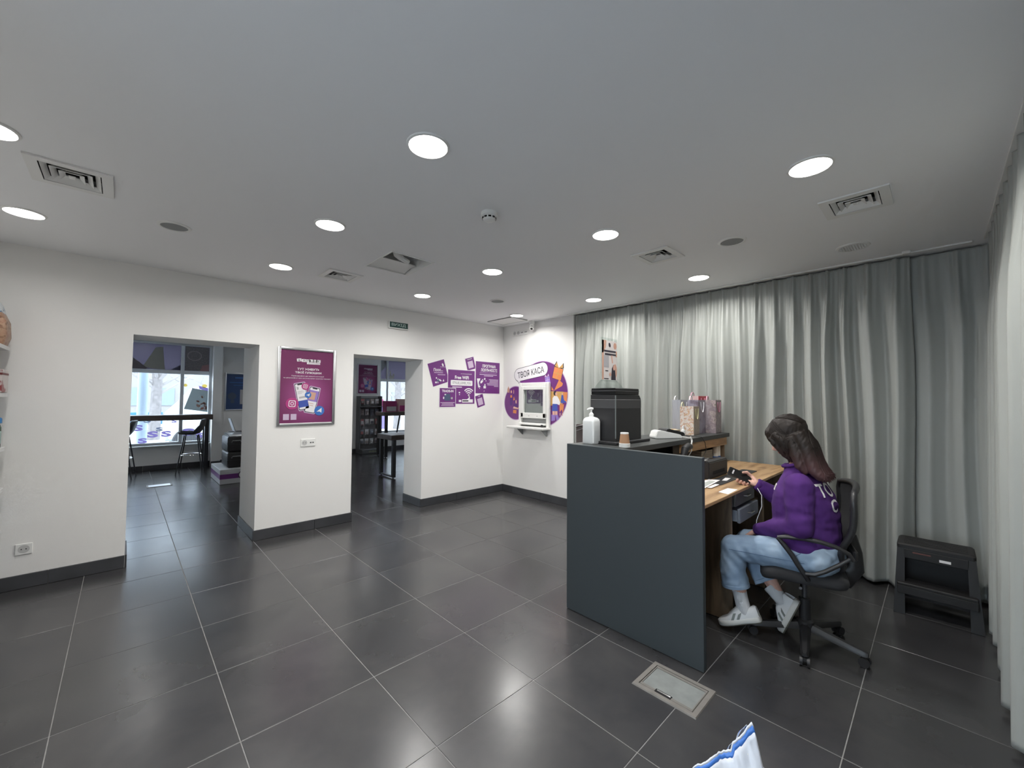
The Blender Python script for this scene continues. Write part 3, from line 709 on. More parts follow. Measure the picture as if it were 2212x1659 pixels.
text(t, 'ТВОЯ КАСА', SPC[0], SPC[1]-0.006, 0.56, P['dark'], 0.0024, h=0.098, bold=0.010, rot=SPA)
def gift(cx, cy, w, a, body, bow, edge=None):
    if edge: flat(t, 'gift_print', [turn(rect(cx-w*0.53, cx+w*0.53, cy-w*0.53, cy+w*0.53), a, (cx, cy)), turn([(cx, cy+w*0.45), (cx-w*0.6, cy+w*0.55), (cx-w*0.4, cy+w*1.05)], a, (cx, cy)), turn([(cx, cy+w*0.45), (cx+w*0.55, cy+w*0.58), (cx+w*0.4, cy+w*1.05)], a, (cx, cy))], edge, 0.0013, 0.0002)
    flat(t, 'gift_print', [turn(rect(cx-w/2, cx+w/2, cy-w/2, cy+w/2), a, (cx, cy))], body, 0.0016, 0.0003)
    flat(t, 'gift_print', [turn([(cx, cy+w*0.5), (cx-w*0.5, cy+w*0.58), (cx-w*0.35, cy+w*0.95)], a, (cx, cy)), turn([(cx, cy+w*0.5), (cx+w*0.45, cy+w*0.60), (cx+w*0.35, cy+w*0.95)], a, (cx, cy))], bow, 0.0019, 0.0003)
    flat(t, 'gift_print', [turn(rect(cx-w*0.03, cx+w*0.03, cy-w/2, cy+w/2), a, (cx, cy)), turn(rect(cx-w/2, cx+w/2, cy-w*0.03, cy+w*0.03), a, (cx, cy))], bow, 0.0022, 0.0003)
gift(0.437, 0.415, 0.165, -0.27, P['orange'], P['yellow'], P['dark']); gift(0.245, 0.330, 0.092, 0.20, P['lilac'], P['palelilac'])
flat(t, 'gift_print', [[(0.372, 0.170), (0.464, 0.327), (0.535, 0.270), (0.520, 0.235)], [(0.372, 0.170), (0.318, 0.235), (0.318, 0.175)]], P['orange'], 0.0015, 0.0003)
flat(t, 'gift_print', [[(0.305, 0.162), (0.545, 0.152), (0.535, -0.02), (0.305, -0.05)]], P['yellow'], 0.0014, 0.0002)
flat(t, 'gift_print', [[(0.545, 0.150), (0.618, 0.145), (0.605, 0.0), (0.545, 0.0)], [(0.475, -0.022), (0.557, -0.028), (0.537, -0.156), (0.515, -0.10), (0.476, -0.141)]], P['orange'], 0.0016, 0.0002)
flat(t, 'shopper_print', [disc(0.391, 0.132, 0.030, 0.034, 20)], P['dark'], 0.0020, 0.0003); flat(t, 'shopper_print', [disc(0.412, 0.122, 0.018, 0.026, 16)], P['skin'], 0.0023, 0.0003)
flat(t, 'shopper_print', [[(0.340, -0.024), (0.344, 0.060), (0.372, 0.092), (0.430, 0.090), (0.462, 0.050), (0.488, -0.006), (0.470, -0.040), (0.434, -0.026)]], P['white'], 0.0020, 0.0003)
flat(t, 'shopper_print', [[(0.332, -0.128), (0.344, -0.022), (0.434, -0.024), (0.442, -0.126)]], P['blue'], 0.0022, 0.0003)
flat(t, 'shopper_print', [rect(0.342, 0.386, -0.19, -0.125), rect(0.392, 0.436, -0.188, -0.125)], P['skin'], 0.0019, 0.0003)
flat(t, 'shopper_print', [[(0.320, -0.178), (0.388, -0.185), (0.392, -0.262), (0.320, -0.275)], [(0.392, -0.180), (0.440, -0.180), (0.468, -0.238), (0.420, -0.262)]], P['lilac'], 0.0022, 0.0003)
flat(t, 'shopper_print', [[(0.512, 0.110), (0.540, 0.100), (0.556, 0.030), (0.597, 0.012), (0.590, 0.0), (0.520, -0.012), (0.494, 0.0)]], P['blue'], 0.0021, 0.0003)
flat(t, 'shopper_print', [disc(0.525, 0.122, 0.012, 0.014, 12), disc(0.600, 0.010, 0.008, 0.008, 10), rect(0.478, 0.492, -0.19, -0.15), rect(0.520, 0.534, -0.19, -0.15)], P['skin'], 0.0023, 0.0003)
flat(t, 'leaf_print', [[(-0.597, 0.250), (-0.568, 0.195), (-0.575, 0.140), (-0.625, 0.150), (-0.625, 0.20)]], P['peach'], 0.0018, 0.0003)
flat(t, 'shopper_print', [rect(-0.552, -0.512, 0.065, 0.105), [(-0.485, 0.02), (-0.47, 0.085), (-0.445, 0.03)], rect(-0.485, -0.410, -0.185, -0.130, -0.1)], P['orange'], 0.0020, 0.0003)
flat(t, 'shopper_print', [disc(-0.531, 0.160, 0.018, 0.024, 14), disc(-0.475, 0.160, 0.008, 0.035, 12), disc(-0.419, 0.0, 0.014, 0.030, 14), [(-0.490, -0.108), (-0.470, -0.075), (-0.37, -0.098), (-0.337, -0.045), (-0.330, -0.06), (-0.372, -0.118)]], P['skin'], 0.0022, 0.0003)
flat(t, 'shopper_print', [rect(-0.560, -0.500, -0.06, 0.065), rect(-0.490, -0.465, 0.08, 0.125), rect(-0.478, -0.380, -0.115, -0.035), disc(-0.432, 0.005, 0.022, 0.040, 14)], P['violet'], 0.0017, 0.0003)

t = thing('pay_window', 'white framed pay window with pass-through tray and shelf on the pier', 'pay window', (XW, KY, KZ), WALL_B)
x0, x1, y0, y1 = -0.315, 0.31, -0.375, 0.295
KW = mat('pay_window_white', (0.80, 0.80, 0.77), 0.35)
def fr(n, a, b_, c, d, z1_, bev=0.006): bb = B(); bb.box(a, b_, c, d, 0.003, z1_, bev=bev); bb.build(n, KW, t)
fr('frame_bar', x0, x0+0.055, y0, y1, 0.05); fr('frame_bar', x1-0.055, x1, y0, y1, 0.05); fr('frame_bar', x0+0.055, x1-0.055, y1-0.055, y1, 0.05)
fr('sash_bar', x0+0.055, x0+0.11, -0.235, y1-0.055, 0.06); fr('sash_bar', x1-0.11, x1-0.055, -0.235, y1-0.055, 0.06)
fr('sash_bar', x0+0.11, x1-0.11, y1-0.11, y1-0.055, 0.06); fr('sash_bar', x0+0.055, x1-0.055, -0.245, -0.165, 0.06)
bb = B(); bb.box(x0+0.11, x1-0.11, -0.165, y1-0.11, 0.018, 0.024); bb.build('glass', glass_mat('pay_glass', (0.75, 0.80, 0.79), 0.22, 0.03), t, smooth=None)
bb = B(); bb.box(x0+0.11, x1-0.11, -0.165, y1-0.11, 0.004, 0.008); bb.build('roller_blind', mat('blind_grey', (0.36, 0.39, 0.385), 0.7, noise_amt=0.08, noise_scale=4), t, smooth=None)
bb = B(); bb.box(x0+0.055, x1-0.055, y0, -0.245, 0.003, 0.010); bb.build('slot_back', GREY, t, smooth=None)
bb = B(); bb.box(x0+0.05, x1-0.06, y0+0.03, y0+0.06, 0.010, 0.10, bev=0.008); bb.build('tray', KW, t)
bb = B(); bb.box(x1-0.11, x1-0.065, y0+0.015, y0+0.045, 0.06, 0.104, bev=0.004); bb.build('tray_end', BLACK, t)
bb = B(); bb.box(x0-0.12, x1+0.005, y0-0.03, y0+0.005, 0.003, 0.20, bev=0.008); bb.build('shelf', KW, t)
for xx_ in (-0.26, 0.24):
    bb = B(); bb.prism([(0.003, y0-0.03), (0.14, y0-0.03), (0.02, y0-0.13), (0.003, y0-0.13)], -0.006, 0.006, Matrix(((0, 0, 1, xx_), (0, 1, 0, 0), (1, 0, 0, 0), (0, 0, 0, 1)))); bb.build('bracket', GREY, t, smooth=None)
flat(t, 'vent_hole', [rect(-0.09, -0.07, -0.215, -0.207), rect(0.08, 0.10, -0.215, -0.207)], GREY, 0.0606)

# camera under the ceiling
t = thing('security_camera', 'small white security camera in the ceiling corner above the pay window', 'camera', (4.46, 4.24, H))
b = B(); b.lathe([(0.048, 0), (0.048, -0.02), (0.036, -0.045), (0.030, -0.05)], seg=28); b.build('mount', WHITE, t)
b = B(); b.ell((0, 0, -0.068), (0.040, 0.040, 0.040)); b.build('ball', WHITE, t)
d = Vector((-0.5, -0.35, -0.75)).normalized()
b = B(); b.cyl(Vector((0, 0, -0.075)), Vector((0, 0, -0.075))+d*0.062, 0.037, 0.034, 28); b.build('barrel', WHITE, t)
b = B(); b.cyl(Vector((0, 0, -0.075))+d*0.060, Vector((0, 0, -0.075))+d*0.0635, 0.018, 0.018, 24); b.build('lens_glass', BLACKGLOSS, t)
# ------------------------------------------------------------------ curtains
CURT = mat('curtain_cloth', (0.375, 0.39, 0.368), 0.46, sheen=0.1, noise_amt=0.05, noise_scale=3, bump=0.05, bump_scale=700, stretch=(1, 1, 0.25))
def sstep(a, b_, x):
    t_ = min(max((x-a)/(b_-a), 0), 1); return t_*t_*(3-2*t_)
def curtain(name, label, a0, a1, base, axis, seed, side, fold=(0.12, 0.22), amp=0.05, group='long grey-green curtains'):
    """hangs along x or y from a0 to a1 at the other coordinate = base; side = direction the folds bulge to the room"""
    rnd = random.Random(seed); folds = []; a = a0
    while a < a1-0.05:
        w = min(rnd.uniform(*fold), a1-a)
        if a1-a-w < 0.06: w = a1-a
        folds.append((a, w, rnd.uniform(0.65, 1.25), rnd.uniform(-1, 1), rnd.uniform(0.3, 0.7), rnd.uniform(0.25, 0.75))); a += w
    zs = [H-0.014, H-0.03, H-0.06, H-0.10, H-0.15, H-0.21, H-0.28, H-0.36, H-0.46, H-0.6, H-0.8, H-1.05, H-1.35, H-1.65, H-1.95, H-2.2, H-2.4, H-2.55, 0.06, 0.03]
    NC = 16; cols = []
    for k, (fa, fw_, am, sw, ctr, w2) in enumerate(folds):
        for c in range(NC + (1 if k == len(folds)-1 else 0)): cols.append((k, c/NC))
    verts = []; faces = []
    for z in zs:
        lower = 1-sstep(H-0.75, H-0.08, z)      # 0 at the heading, 1 in the free fall
        for k, t_ in cols:
            fa, fw_, am, sw, ctr, w2 = folds[k]
            s = fa+t_*fw_
            free = -math.cos(2*PI*t_)*0.5*am + 0.5*am
            free = free**0.8 + 0.06*math.sin(6*PI*t_+sw*3)*math.sin(PI*t_)
            pleat = math.exp(-((t_-0.5)/0.11)**2)*0.85 + 0.30*math.exp(-((t_-0.22)/0.06)**2) + 0.30*math.exp(-((t_-0.78)/0.06)**2)
            d = amp*((1-lower)*0.55*pleat + lower*free*(0.75+0.45*(1-z/H))) + 0.012*math.sin(s*3.1+seed)*lower
            along = s + lower*0.02*sw*math.sin(PI*t_)*(1-z/H) + 0.012*lower*math.sin(z*2.3+s*5)
            bb_ = base + side*(d - amp*0.45)
            verts.append((bb_, along, z) if axis == 'y' else (along, bb_, z))
    n = len(cols)
    for r in range(len(zs)-1):
        for c in range(n-1): faces.append((r*n+c, r*n+c+1, (r+1)*n+c+1, (r+1)*n+c))
    me = bpy.data.meshes.new('curtain'); me.from_pydata(verts, [], faces)
    me.polygons.foreach_set('use_smooth', [True]*len(me.polygons))
    root = thing(name, label, 'curtain', group=group)
    o = link('cloth', me, CURT, root); sm = o.modifiers.new('thick', 'SOLIDIFY'); sm.thickness = 0.0015
    return root
c1 = curtain('curtain', 'long pleated grey-green curtain covering the whole right wall', 0.13, 3.488, XC+0.045, 'y', 11, -1, (0.11, 0.235), 0.098)
c2 = curtain('curtain', 'narrow grey-green curtain panel behind the black step stool', -0.345, 0.165, XC+0.115, 'y', 5, -1, (0.11, 0.16), 0.055)
c3 = curtain('curtain', 'nearest grey-green curtain at the right edge of the view', 1.72, 4.40, -0.265, 'x', 23, 1, (0.13, 0.25), 0.085)
t = thing('curtain_rail', 'thin white ceiling track carrying the long curtain', 'curtain rail', (XC, 0, H))
b = B(); b.box(-0.016, 0.016, -0.2, 3.56, -0.013, -0.0005, bev=0.002); b.build('track', WHITE, t, smooth=None)
b = B(); b.box(-0.07, -0.03, 0.12, 0.17, -0.022, -0.0005, bev=0.004); b.build('end_stop', WHITE, t)
t = thing('curtain_rail', 'thin white ceiling track of the nearest curtain at the right', 'curtain rail', (0, -0.27, H))
b = B(); b.box(1.7, 4.42, -0.016, 0.016, -0.013, -0.0005, bev=0.002); b.build('track', WHITE, t, smooth=None)

# ------------------------------------------------------------------ reception counter
PANEL = mat('counter_dark_laminate', (0.042, 0.052, 0.058), 0.5, bump=0.02, bump_scale=400)
PANELTOP = mat('counter_dark_top', (0.040, 0.044, 0.044), 0.45)
WOOD = ramp_mat('oak_laminate', [(0.28, (0.20, 0.11, 0.05)), (0.5, (0.40, 0.245, 0.12)), (0.75, (0.52, 0.345, 0.185))], 3.0, 0.45, stretch=(0.9, 7, 7), distortion=0.7)
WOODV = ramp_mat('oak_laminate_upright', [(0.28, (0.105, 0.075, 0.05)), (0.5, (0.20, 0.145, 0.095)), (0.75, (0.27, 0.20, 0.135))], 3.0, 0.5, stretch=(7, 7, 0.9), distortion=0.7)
CX0, CX1, CY0, CY1, BY, DZ, BZ = 2.345, 4.335, 0.915, 1.872, 1.44, 0.905, 1.176
t = thing('reception_counter', 'dark panelled reception counter with oak desk top and raised bar', 'counter', (0, 0, 0))
def cbox(n, m, *a, bev=0.002): bb = B(); bb.box(*a, bev=bev); return bb.build(n, m, t, smooth=None)
cbox('end_panel', PANEL, CX0, CX0+0.036, CY0, CY1, 0.003, BZ)
cbox('bar_top', PANELTOP, CX0+0.036, CX1+0.045, BY, CY1, BZ-0.040, BZ-0.002)
cbox('bar_apron', WOOD, 3.30, CX1, BY+0.012, BY+0.030, BZ-0.115, BZ-0.041)
cbox('bar_side', WOODV, CX1-0.02, CX1, BY+0.031, CY1-0.02, DZ, BZ-0.041)
cbox('desk_top', WOOD, CX0+0.037, CX1+0.035, CY0+0.004, CY1-0.022, DZ-0.020, DZ)
cbox('front_panel', PANEL, CX0+0.037, CX1, CY1-0.020, CY1-0.001, 0.003, BZ-0.041)
cbox('leg_panel', WOODV, 3.012, 3.030, 0.985, CY1-0.022, 0.003, DZ-0.021)
cbox('leg_panel', WOODV, 3.74, 3.758, 0.985, CY1-0.022, 0.003, DZ-0.021)
cbox('leg_panel', WOODV, CX1-0.018, CX1, 0.985, CY1-0.022, 0.003, DZ-0.021)
cbox('inner_shelf', WOODV, 3.45, 3.739, 1.02, CY1-0.022, 0.70, 0.716)
cbox('modesty_panel', WOODV, CX0+0.037, 3.011, 1.30, 1.318, 0.15, DZ-0.021)
# drawers under the desk
DRW = mat('drawer_grey', (0.17, 0.175, 0.175), 0.5)
DRS = mat('drawer_side_grey', (0.20, 0.22, 0.26), 0.5)
t = thing('drawer_unit', 'grey two-drawer unit hanging under the desk top with the lower drawer ajar', 'drawers', (3.235, 1.15, 0.66))
b = B(); b.box(-0.20, 0.20, -0.165, 0.22, 0.105, 0.222, bev=0.003); b.box(-0.20, 0.20, 0.0, 0.22, 0.0, 0.104, bev=0.003); b.build('body', DRW, t, smooth=None)
for k, (z0, z1, pull) in enumerate(((0.112, 0.218, 0.188), (0.005, 0.100, 0.212))):
    dd = B(); dd.box(-0.20, 0.20, -pull, -pull+0.018, z0, z1, bev=0.003); dd.box(-0.195, 0.195, -pull+0.018, -0.02, z0+0.008, z1-0.012) if k else None
    d_o = dd.build('drawer', DRW if k == 0 else DRS, t, smooth=None)
    hb = B(); hb.tube([(-0.04, -pull, (z0+z1)/2), (-0.035, -pull-0.022, (z0+z1)/2), (0.035, -pull-0.022, (z0+z1)/2), (0.04, -pull, (z0+z1)/2)], 0.004, 8); hb.build('handle', CHROME, d_o)

# ------------------------------------------------------------------ things standing on the bar
ZB = BZ-0.002
t = thing('office_machine', 'tall black office machine with grey band standing on the bar', 'office machine', (2.56, 1.60, ZB+0.023))
b = B(); b.prism([(0, 0), (0.36, 0), (0.36, 0.305), (0.335, 0.335), (0, 0.335)], 0.0, 0.215, Matrix(((1, 0, 0, 0), (0, 0, 1, 0), (0, 1, 0, 0), (0, 0, 0, 1)))); b.build('body', BLACK, t, smooth=None)
b = B(); b.box(-0.002, 0.3605, -0.002, 0.2165, 0.235, 0.302, bev=0.002); b.build('grey_band', mat('charcoal_band', (0.055, 0.055, 0.058), 0.45), t, smooth=None)
b = B(); b.box(0.002, 0.335, 0.002, 0.213, 0.336, 0.385, bev=0.004); b.build('lid', BLACKGLOSS, t, smooth=None)
b = B(); b.box(0.001, 0.336, 0.001, 0.214, 0.362, 0.367); b.build('lid_seam', mat('seam_grey', (0.08, 0.08, 0.085), 0.4), t, smooth=None)
b = B(); b.box(-0.003, 0.004, -0.003, 0.004, 0.02, 0.33, bev=0.001); b.build('corner_strip', mat('edge_grey', (0.16, 0.18, 0.18), 0.3), t, smooth=None)
t = thing('base_tray', 'flat black tray under the tall black machine', 'tray', (2.70, 1.70, ZB))
b = B(); b.box(-0.19, 0.30, -0.135, 0.145, 0.0005, 0.022, bev=0.004); b.build('plate', BLACK, t, smooth=None)
# acrylic sign
t = thing('sign_holder', 'clear acrylic stand with peach poster on top of the black machine', 'sign stand', (2.685, 1.735, ZB+0.023+0.386))
b = B(); b.box(-0.108, 0.108, -0.004, 0.004, 0.055, 0.385); b.box(-0.108, 0.108, -0.06, 0.06, 0.001, 0.004); b.prism([(-0.06, 0.004), (0.06, 0.004), (0.003, 0.062), (-0.003, 0.062)], -0.108, 0.108, Matrix(((0, 0, 1, 0), (1, 0, 0, 0), (0, 1, 0, 0), (0, 0, 0, 1)))); b.build('acrylic', ACRYL, t, smooth=None)
sg = thing('poster_sheet', None, None, (0, -0.0045, 0.215), WALL_A); sg.parent = t
flat(sg, 'sheet', [rect(-0.103, 0.103, -0.150, 0.150)], P['cream'], 0.0006)
flat(sg, 'print', [rect(-0.103, -0.08, -0.15, 0.15), [(-0.103, 0.15), (-0.045, 0.15), (-0.05, 0.10), (-0.08, 0.06), (-0.103, 0.05)], disc(0.075, 0.115, 0.022, 0.025, 20), rect(0.085, 0.103, 0.03, 0.075), disc(0.075, -0.08, 0.027, 0.055, 20)], P['peach'], 0.0010, 0.0003)
flat(sg, 'print', [turn(disc(0.0, 0.118, 0.013, 0.018, 20), 0.5, (0, 0.118)), rect(-0.075, 0.085, 0.062, 0.076), rect(-0.065, 0.088, 0.038, 0.052)], P['dark'], 0.0014, 0.0003)
flat(sg, 'print', [rect(-0.078, -0.01, -0.055, 0.035)], P['grey'], 0.0012, 0.0003)
flat(sg, 'print', [[(0.02, -0.15), (0.03, -0.06), (0.055, -0.03), (0.075, -0.07), (0.085, -0.15)], rect(-0.06, -0.02, -0.085, -0.078), rect(-0.075, -0.015, -0.145, -0.138)], P['dark'], 0.0016, 0.0003)
flat(sg, 'print', [disc(0.06, -0.055, 0.014, 0.02, 16), rect(-0.005, 0.02, -0.12, -0.095, 0.6), rect(0.025, 0.04, -0.02, 0.04, 0.2)], P['skin'], 0.0019, 0.0003)
# sanitiser bottle
t = thing('pump_bottle', 'white pump bottle of hand sanitiser on the bar end', 'bottle', (2.493, 1.762, ZB))
BW = mat('bottle_white', (0.72, 0.74, 0.74), 0.35)
def rr_ring(hw_, hd_, z, r, n=5): return [(x, y, z) for x, y in rrect(-hw_, hw_, -hd_, hd_, r, n=n)]
b = B(); b.ring_loft([rr_ring(0.042, 0.045, 0.001, 0.012), rr_ring(0.047, 0.050, 0.008, 0.014), rr_ring(0.047, 0.050, 0.160, 0.014), rr_ring(0.044, 0.047, 0.178, 0.018), rr_ring(0.034, 0.036, 0.190, 0.018), rr_ring(0.016, 0.016, 0.197, 0.0155)]); b.build('body', BW, t, smooth=40)
b = B(); b.lathe([(0.017, 0.195), (0.017, 0.216), (0.012, 0.222), (0.008, 0.228), (0.0055, 0.23), (0.0055, 0.252)], seg=20); b.build('collar', WHITE, t)
b = B(); b.tube([(0.012, -0.006, 0.255), (0, 0, 0.257), (-0.020, 0.010, 0.254), (-0.030, 0.016, 0.248)], [0.008, 0.010, 0.007, 0.005], 10); b.build('pump_head', WHITE, t)
# cup stack
t = thing('paper_cup', 'brown paper cup turned over on a stack of white lids on the bar', 'cup', (2.478, 1.480, ZB))
b = B()
for k in range(4): b.lathe([(0.034, 0.001+k*0.007), (0.037, 0.002+k*0.007), (0.037, 0.006+k*0.007), (0.033, 0.0075+k*0.007)], seg=28)
b.build('lid_stack', WHITE, t)
b = B(); b.lathe([(0.035, 0.029), (0.027, 0.092)], seg=28); b.build('sleeve', mat('kraft_brown', (0.36, 0.20, 0.11), 0.7), t)
b = B(); b.lathe([(0.0272, 0.090), (0.028, 0.092), (0.028, 0.099), (0.025, 0.100)], seg=28); b.build('cup_base', WHITE, t)
# wrapped dark case by the curtain
t = thing('dark_case', 'dark brown case with torn plastic wrap standing at the curtain end', 'case', (4.27, 2.985, 0))
b = B(); b.box(-0.09, 0.09, -0.21, 0.21, 0.002, 1.18, bev=0.012, seg=2); b.build('body', mat('case_brown', (0.055, 0.042, 0.04), 0.4), t)
b = B(); b.tube([(-0.094, 0.21, 1.15), (-0.096, 0.12, 1.17), (-0.095, 0.02, 1.185), (-0.05, -0.1, 1.188)], [0.008, 0.014, 0.010, 0.004], 8, flat=0.4); b.tube([(-0.094, 0.19, 1.10), (-0.096, 0.05, 1.14), (-0.094, -0.1, 1.17)], [0.006, 0.010, 0.005], 8, flat=0.4); b.build('plastic_wrap', mat('wrap_film', (0.45, 0.45, 0.46), 0.25), t)

# card terminals
def terminal(name, label, loc, rz, body, scr, s=1.0):
    t = thing(name, label, 'card terminal', loc, (0, 0, rz))
    prof = [(-0.10, 0.0), (0.095, 0.0), (0.10, 0.012), (0.085, 0.050), (0.06, 0.056), (-0.09, 0.026), (-0.105, 0.012)]
    b = B(); b.prism([(x*s, y*s) for x, y in prof], -0.039*s, 0.039*s, Matrix(((1, 0, 0, 0), (0, 0, 1, 0), (0, 1, 0, 0.0005), (0, 0, 0, 1)))); bmesh.ops.bevel(b.bm, geom=b.bm.edges[:], offset=0.004, segments=2, affect='EDGES'); b.build('body', body, t)
    sl = Matrix.Translation((0.02*s, 0, 0.0475*s)) @ Matrix.Rotation(-math.atan2(0.030, 0.15), 4, 'Y')
    b = B(); b.box(-0.01*s, 0.035*s, -0.028*s, 0.028*s, -0.001, 0.0022, mtx=sl); b.build('screen', scr, t, smooth=None)
    for i in range(4):
        for j in range(3):
            b = B(); b.box(-0.085*s+i*0.017*s, -0.074*s+i*0.017*s, (-0.026+j*0.019)*s, (-0.012+j*0.019)*s, -0.002, 0.0018, mtx=Matrix.Translation((0.0, 0, 0.0440*s)) @ Matrix.Rotation(-math.atan2(0.030, 0.15), 4, 'Y')); b.build('key', GREY if body is not BLACK else P['dark'], t, smooth=None)
    return t
terminal('card_terminal', 'white card terminal lying on the bar with a white cable', (3.33, 1.60, ZB), R(150), WHITE, P['grey'], 1.25)
terminal('card_terminal', 'black card terminal behind the white one on the bar', (3.56, 1.66, ZB), R(165), BLACK, mat('screen_pale', (0.5, 0.52, 0.6), 0.2), 1.25)
t = thing('white_cable', 'white cable hanging from the white card terminal over the bar edge', 'cable', (0, 0, 0))
b = B(); b.tube([(3.43, 1.54, ZB+0.012), (3.45, 1.48, ZB+0.010), (3.45, 1.437, ZB+0.004), (3.45, 1.428, ZB-0.04), (3.45, 1.43, ZB-0.10), (3.44, 1.46, ZB-0.16)], 0.0035, 8); b.build('cord', WHITE, t)
t = thing('black_cable', 'thin black cable looping down from the bar edge', 'cable', (0, 0, 0))
b = B(); b.tube([(3.62, 1.58, ZB+0.006), (3.66, 1.50, ZB+0.005), (3.67, 1.436, ZB+0.003), (3.72, 1.425, ZB-0.05), (3.75, 1.425, ZB-0.12), (3.70, 1.44, ZB-0.18)], 0.003, 8); b.tube([(2.60, 1.56, ZB+0.005), (2.58, 1.50, ZB+0.006), (2.52, 1.53, ZB+0.005), (2.55, 1.58, ZB+0.005)], 0.004, 8); b.build('cord', BLACK, t)

# gift bags
FLORAL = ramp_mat('floral_paper', [(0.30, (0.72, 0.66, 0.60)), (0.50, (0.70, 0.62, 0.55)), (0.56, (0.55, 0.28, 0.22)), (0.62, (0.60, 0.42, 0.20)), (0.68, (0.70, 0.64, 0.58))], 45, 0.5, detail=3)
FLORAL2 = ramp_mat('floral_brown_paper', [(0.30, (0.52, 0.46, 0.38)), (0.48, (0.36, 0.28, 0.22)), (0.56, (0.55, 0.48, 0.40)), (0.68, (0.30, 0.20, 0.15))], 60, 0.5, detail=4)
LAVEN = ramp_mat('lavender_paper', [(0.35, (0.40, 0.38, 0.45)), (0.55, (0.32, 0.29, 0.36)), (0.66, (0.18, 0.14, 0.18))], 14, 0.4, detail=6)
LAVEN2 = ramp_mat('mauve_floral_paper', [(0.35, (0.38, 0.33, 0.35)), (0.52, (0.28, 0.22, 0.24)), (0.62, (0.46, 0.38, 0.37)), (0.72, (0.16, 0.15, 0.12))], 20, 0.45, detail=5)
def gift_bag(label, loc, rz, w, d, h, front, sidem, handle):
    t = thing('gift_bag', label, 'gift bag', loc, (0, 0, rz), group='paper gift bags on the bar')
    th = 0.0015
    b = B(); b.box(-w/2, w/2, -d/2, -d/2+th, 0.0005, h); b.box(-w/2, w/2, d/2-th, d/2, 0.0005, h); b.box(-w/2, w/2, -d/2, d/2, 0.0004, 0.002); b.build('front_and_back', front, t, smooth=None)
    for sx in (-1, 1):
        b = B(); x = sx*w/2
        b.raw([(x, -d/2, 0.001), (x, d/2, 0.001), (x, d/2, h), (x, -d/2, h), (x-sx*0.018, 0, h), (x-sx*0.001, 0, 0.02)], [(0, 5, 4, 3), (5, 1, 2, 4), (0, 1, 5)])
        b.build('side_gusset', sidem, t, smooth=None)
    for sy in (-1, 1):
        hb = B(); pts = []
        for k in range(13):
            a_ = PI*k/12; pts.append((-w*0.22*math.cos(a_), sy*(d/2+0.004), h-0.02-0.10*math.sin(a_)*(1 if sy < 0 else -0.6)))
        hb.tube(pts, 0.0045, 6, flat=0.35); hb.build('handle', handle, t)
    return t
RIB_Y = mat('ribbon_cream', (0.62, 0.60, 0.36), 0.35); RIB_W = mat('ribbon_white', (0.75, 0.74, 0.76), 0.3); RIB_P = mat('ribbon_pink', (0.62, 0.30, 0.40), 0.3)
gift_bag('cream floral gift bag with pale yellow ribbon, leftmost of the bags', (3.86, 1.615, ZB), R(8), 0.20, 0.12, 0.265, FLORAL2, FLORAL, RIB_Y)
gift_bag('lavender gift bag with white ribbon in the middle', (4.08, 1.640, ZB), R(3), 0.20, 0.10, 0.325, LAVEN, LAVEN, RIB_W)
gift_bag('mauve floral gift bag with pink ribbon at the curtain end of the bar', (4.275, 1.555, ZB), R(4), 0.18, 0.10, 0.325, LAVEN2, LAVEN2, RIB_P)
gift_bag('tall gift bag with red corner standing behind the others', (4.285, 1.71, ZB), R(-4), 0.17, 0.10, 0.365, mat('red_print_paper', (0.48, 0.06, 0.08), 0.4, noise_amt=0.5, noise_scale=9), mat('pale_pink_paper', (0.6, 0.42, 0.42), 0.5), RIB_P)
gift_bag('plain pale grey gift bag behind the floral ones', (3.99, 1.76, ZB), R(2), 0.20, 0.08, 0.325, mat('pale_grey_paper', (0.42, 0.43, 0.47), 0.5), mat('pale_grey_paper2', (0.42, 0.43, 0.47), 0.5), RIB_W)
t = thing('small_bottle', 'tiny white bottle with black cap beside the floral gift bag', 'bottle', (3.68, 1.60, ZB))
b = B(); b.lathe([(0.017, 0.0005), (0.018, 0.004), (0.018, 0.05), (0.010, 0.06), (0.009, 0.07)], seg=18); b.build('body', WHITE, t)
b = B(); b.lathe([(0.011, 0.068), (0.011, 0.088), (0.008, 0.09)], seg=18); b.build('cap', WHITE, t)
t = thing('paper_box', 'low cream paper box lying behind the black card terminal', 'box', (3.74, 1.74, ZB))
b = B(); b.box(-0.10, 0.09, -0.045, 0.045, 0.0005, 0.045, bev=0.002); b.build('carton', mat('cream_box', (0.55, 0.52, 0.42), 0.6), t, smooth=None)
b = B(); b.box(-0.101, 0.091, -0.012, 0.012, 0.0, 0.0465); b.build('band', P['yellow'], t, smooth=None)

# ------------------------------------------------------------------ things on the desk and under the bar
t = thing('label_printer', 'black label printer with white stickers on the desk under the bar', 'printer', (3.36, 1.285, DZ))
b = B(); b.prism([(-0.10, 0.001), (0.13, 0.001), (0.13, 0.085), (0.115, 0.098), (-0.08, 0.135), (-0.10, 0.125)], -0.19, 0.19, Matrix(((0, 0, 1, 0), (1, 0, 0, 0), (0, 1, 0, 0), (0, 0, 0, 1)))); bmesh.ops.bevel(b.bm, geom=b.bm.edges[:], offset=0.006, segments=2, affect='EDGES'); b.build('body', BLACK, t)
sl = Matrix.Translation((0, 0.02, 0.1165)) @ Matrix.Rotation(-math.atan2(0.037, 0.195), 4, 'X')
b = B(); b.box(-0.10, -0.03, -0.05, 0.0, 0, 0.0014, mtx=sl); b.build('sticker', WHITE, t, smooth=None)
b = B(); b.box(0.10, 0.14, 0.0, 0.02, 0, 0.0014, mtx=sl); b.build('sticker', GREY, t, smooth=None)
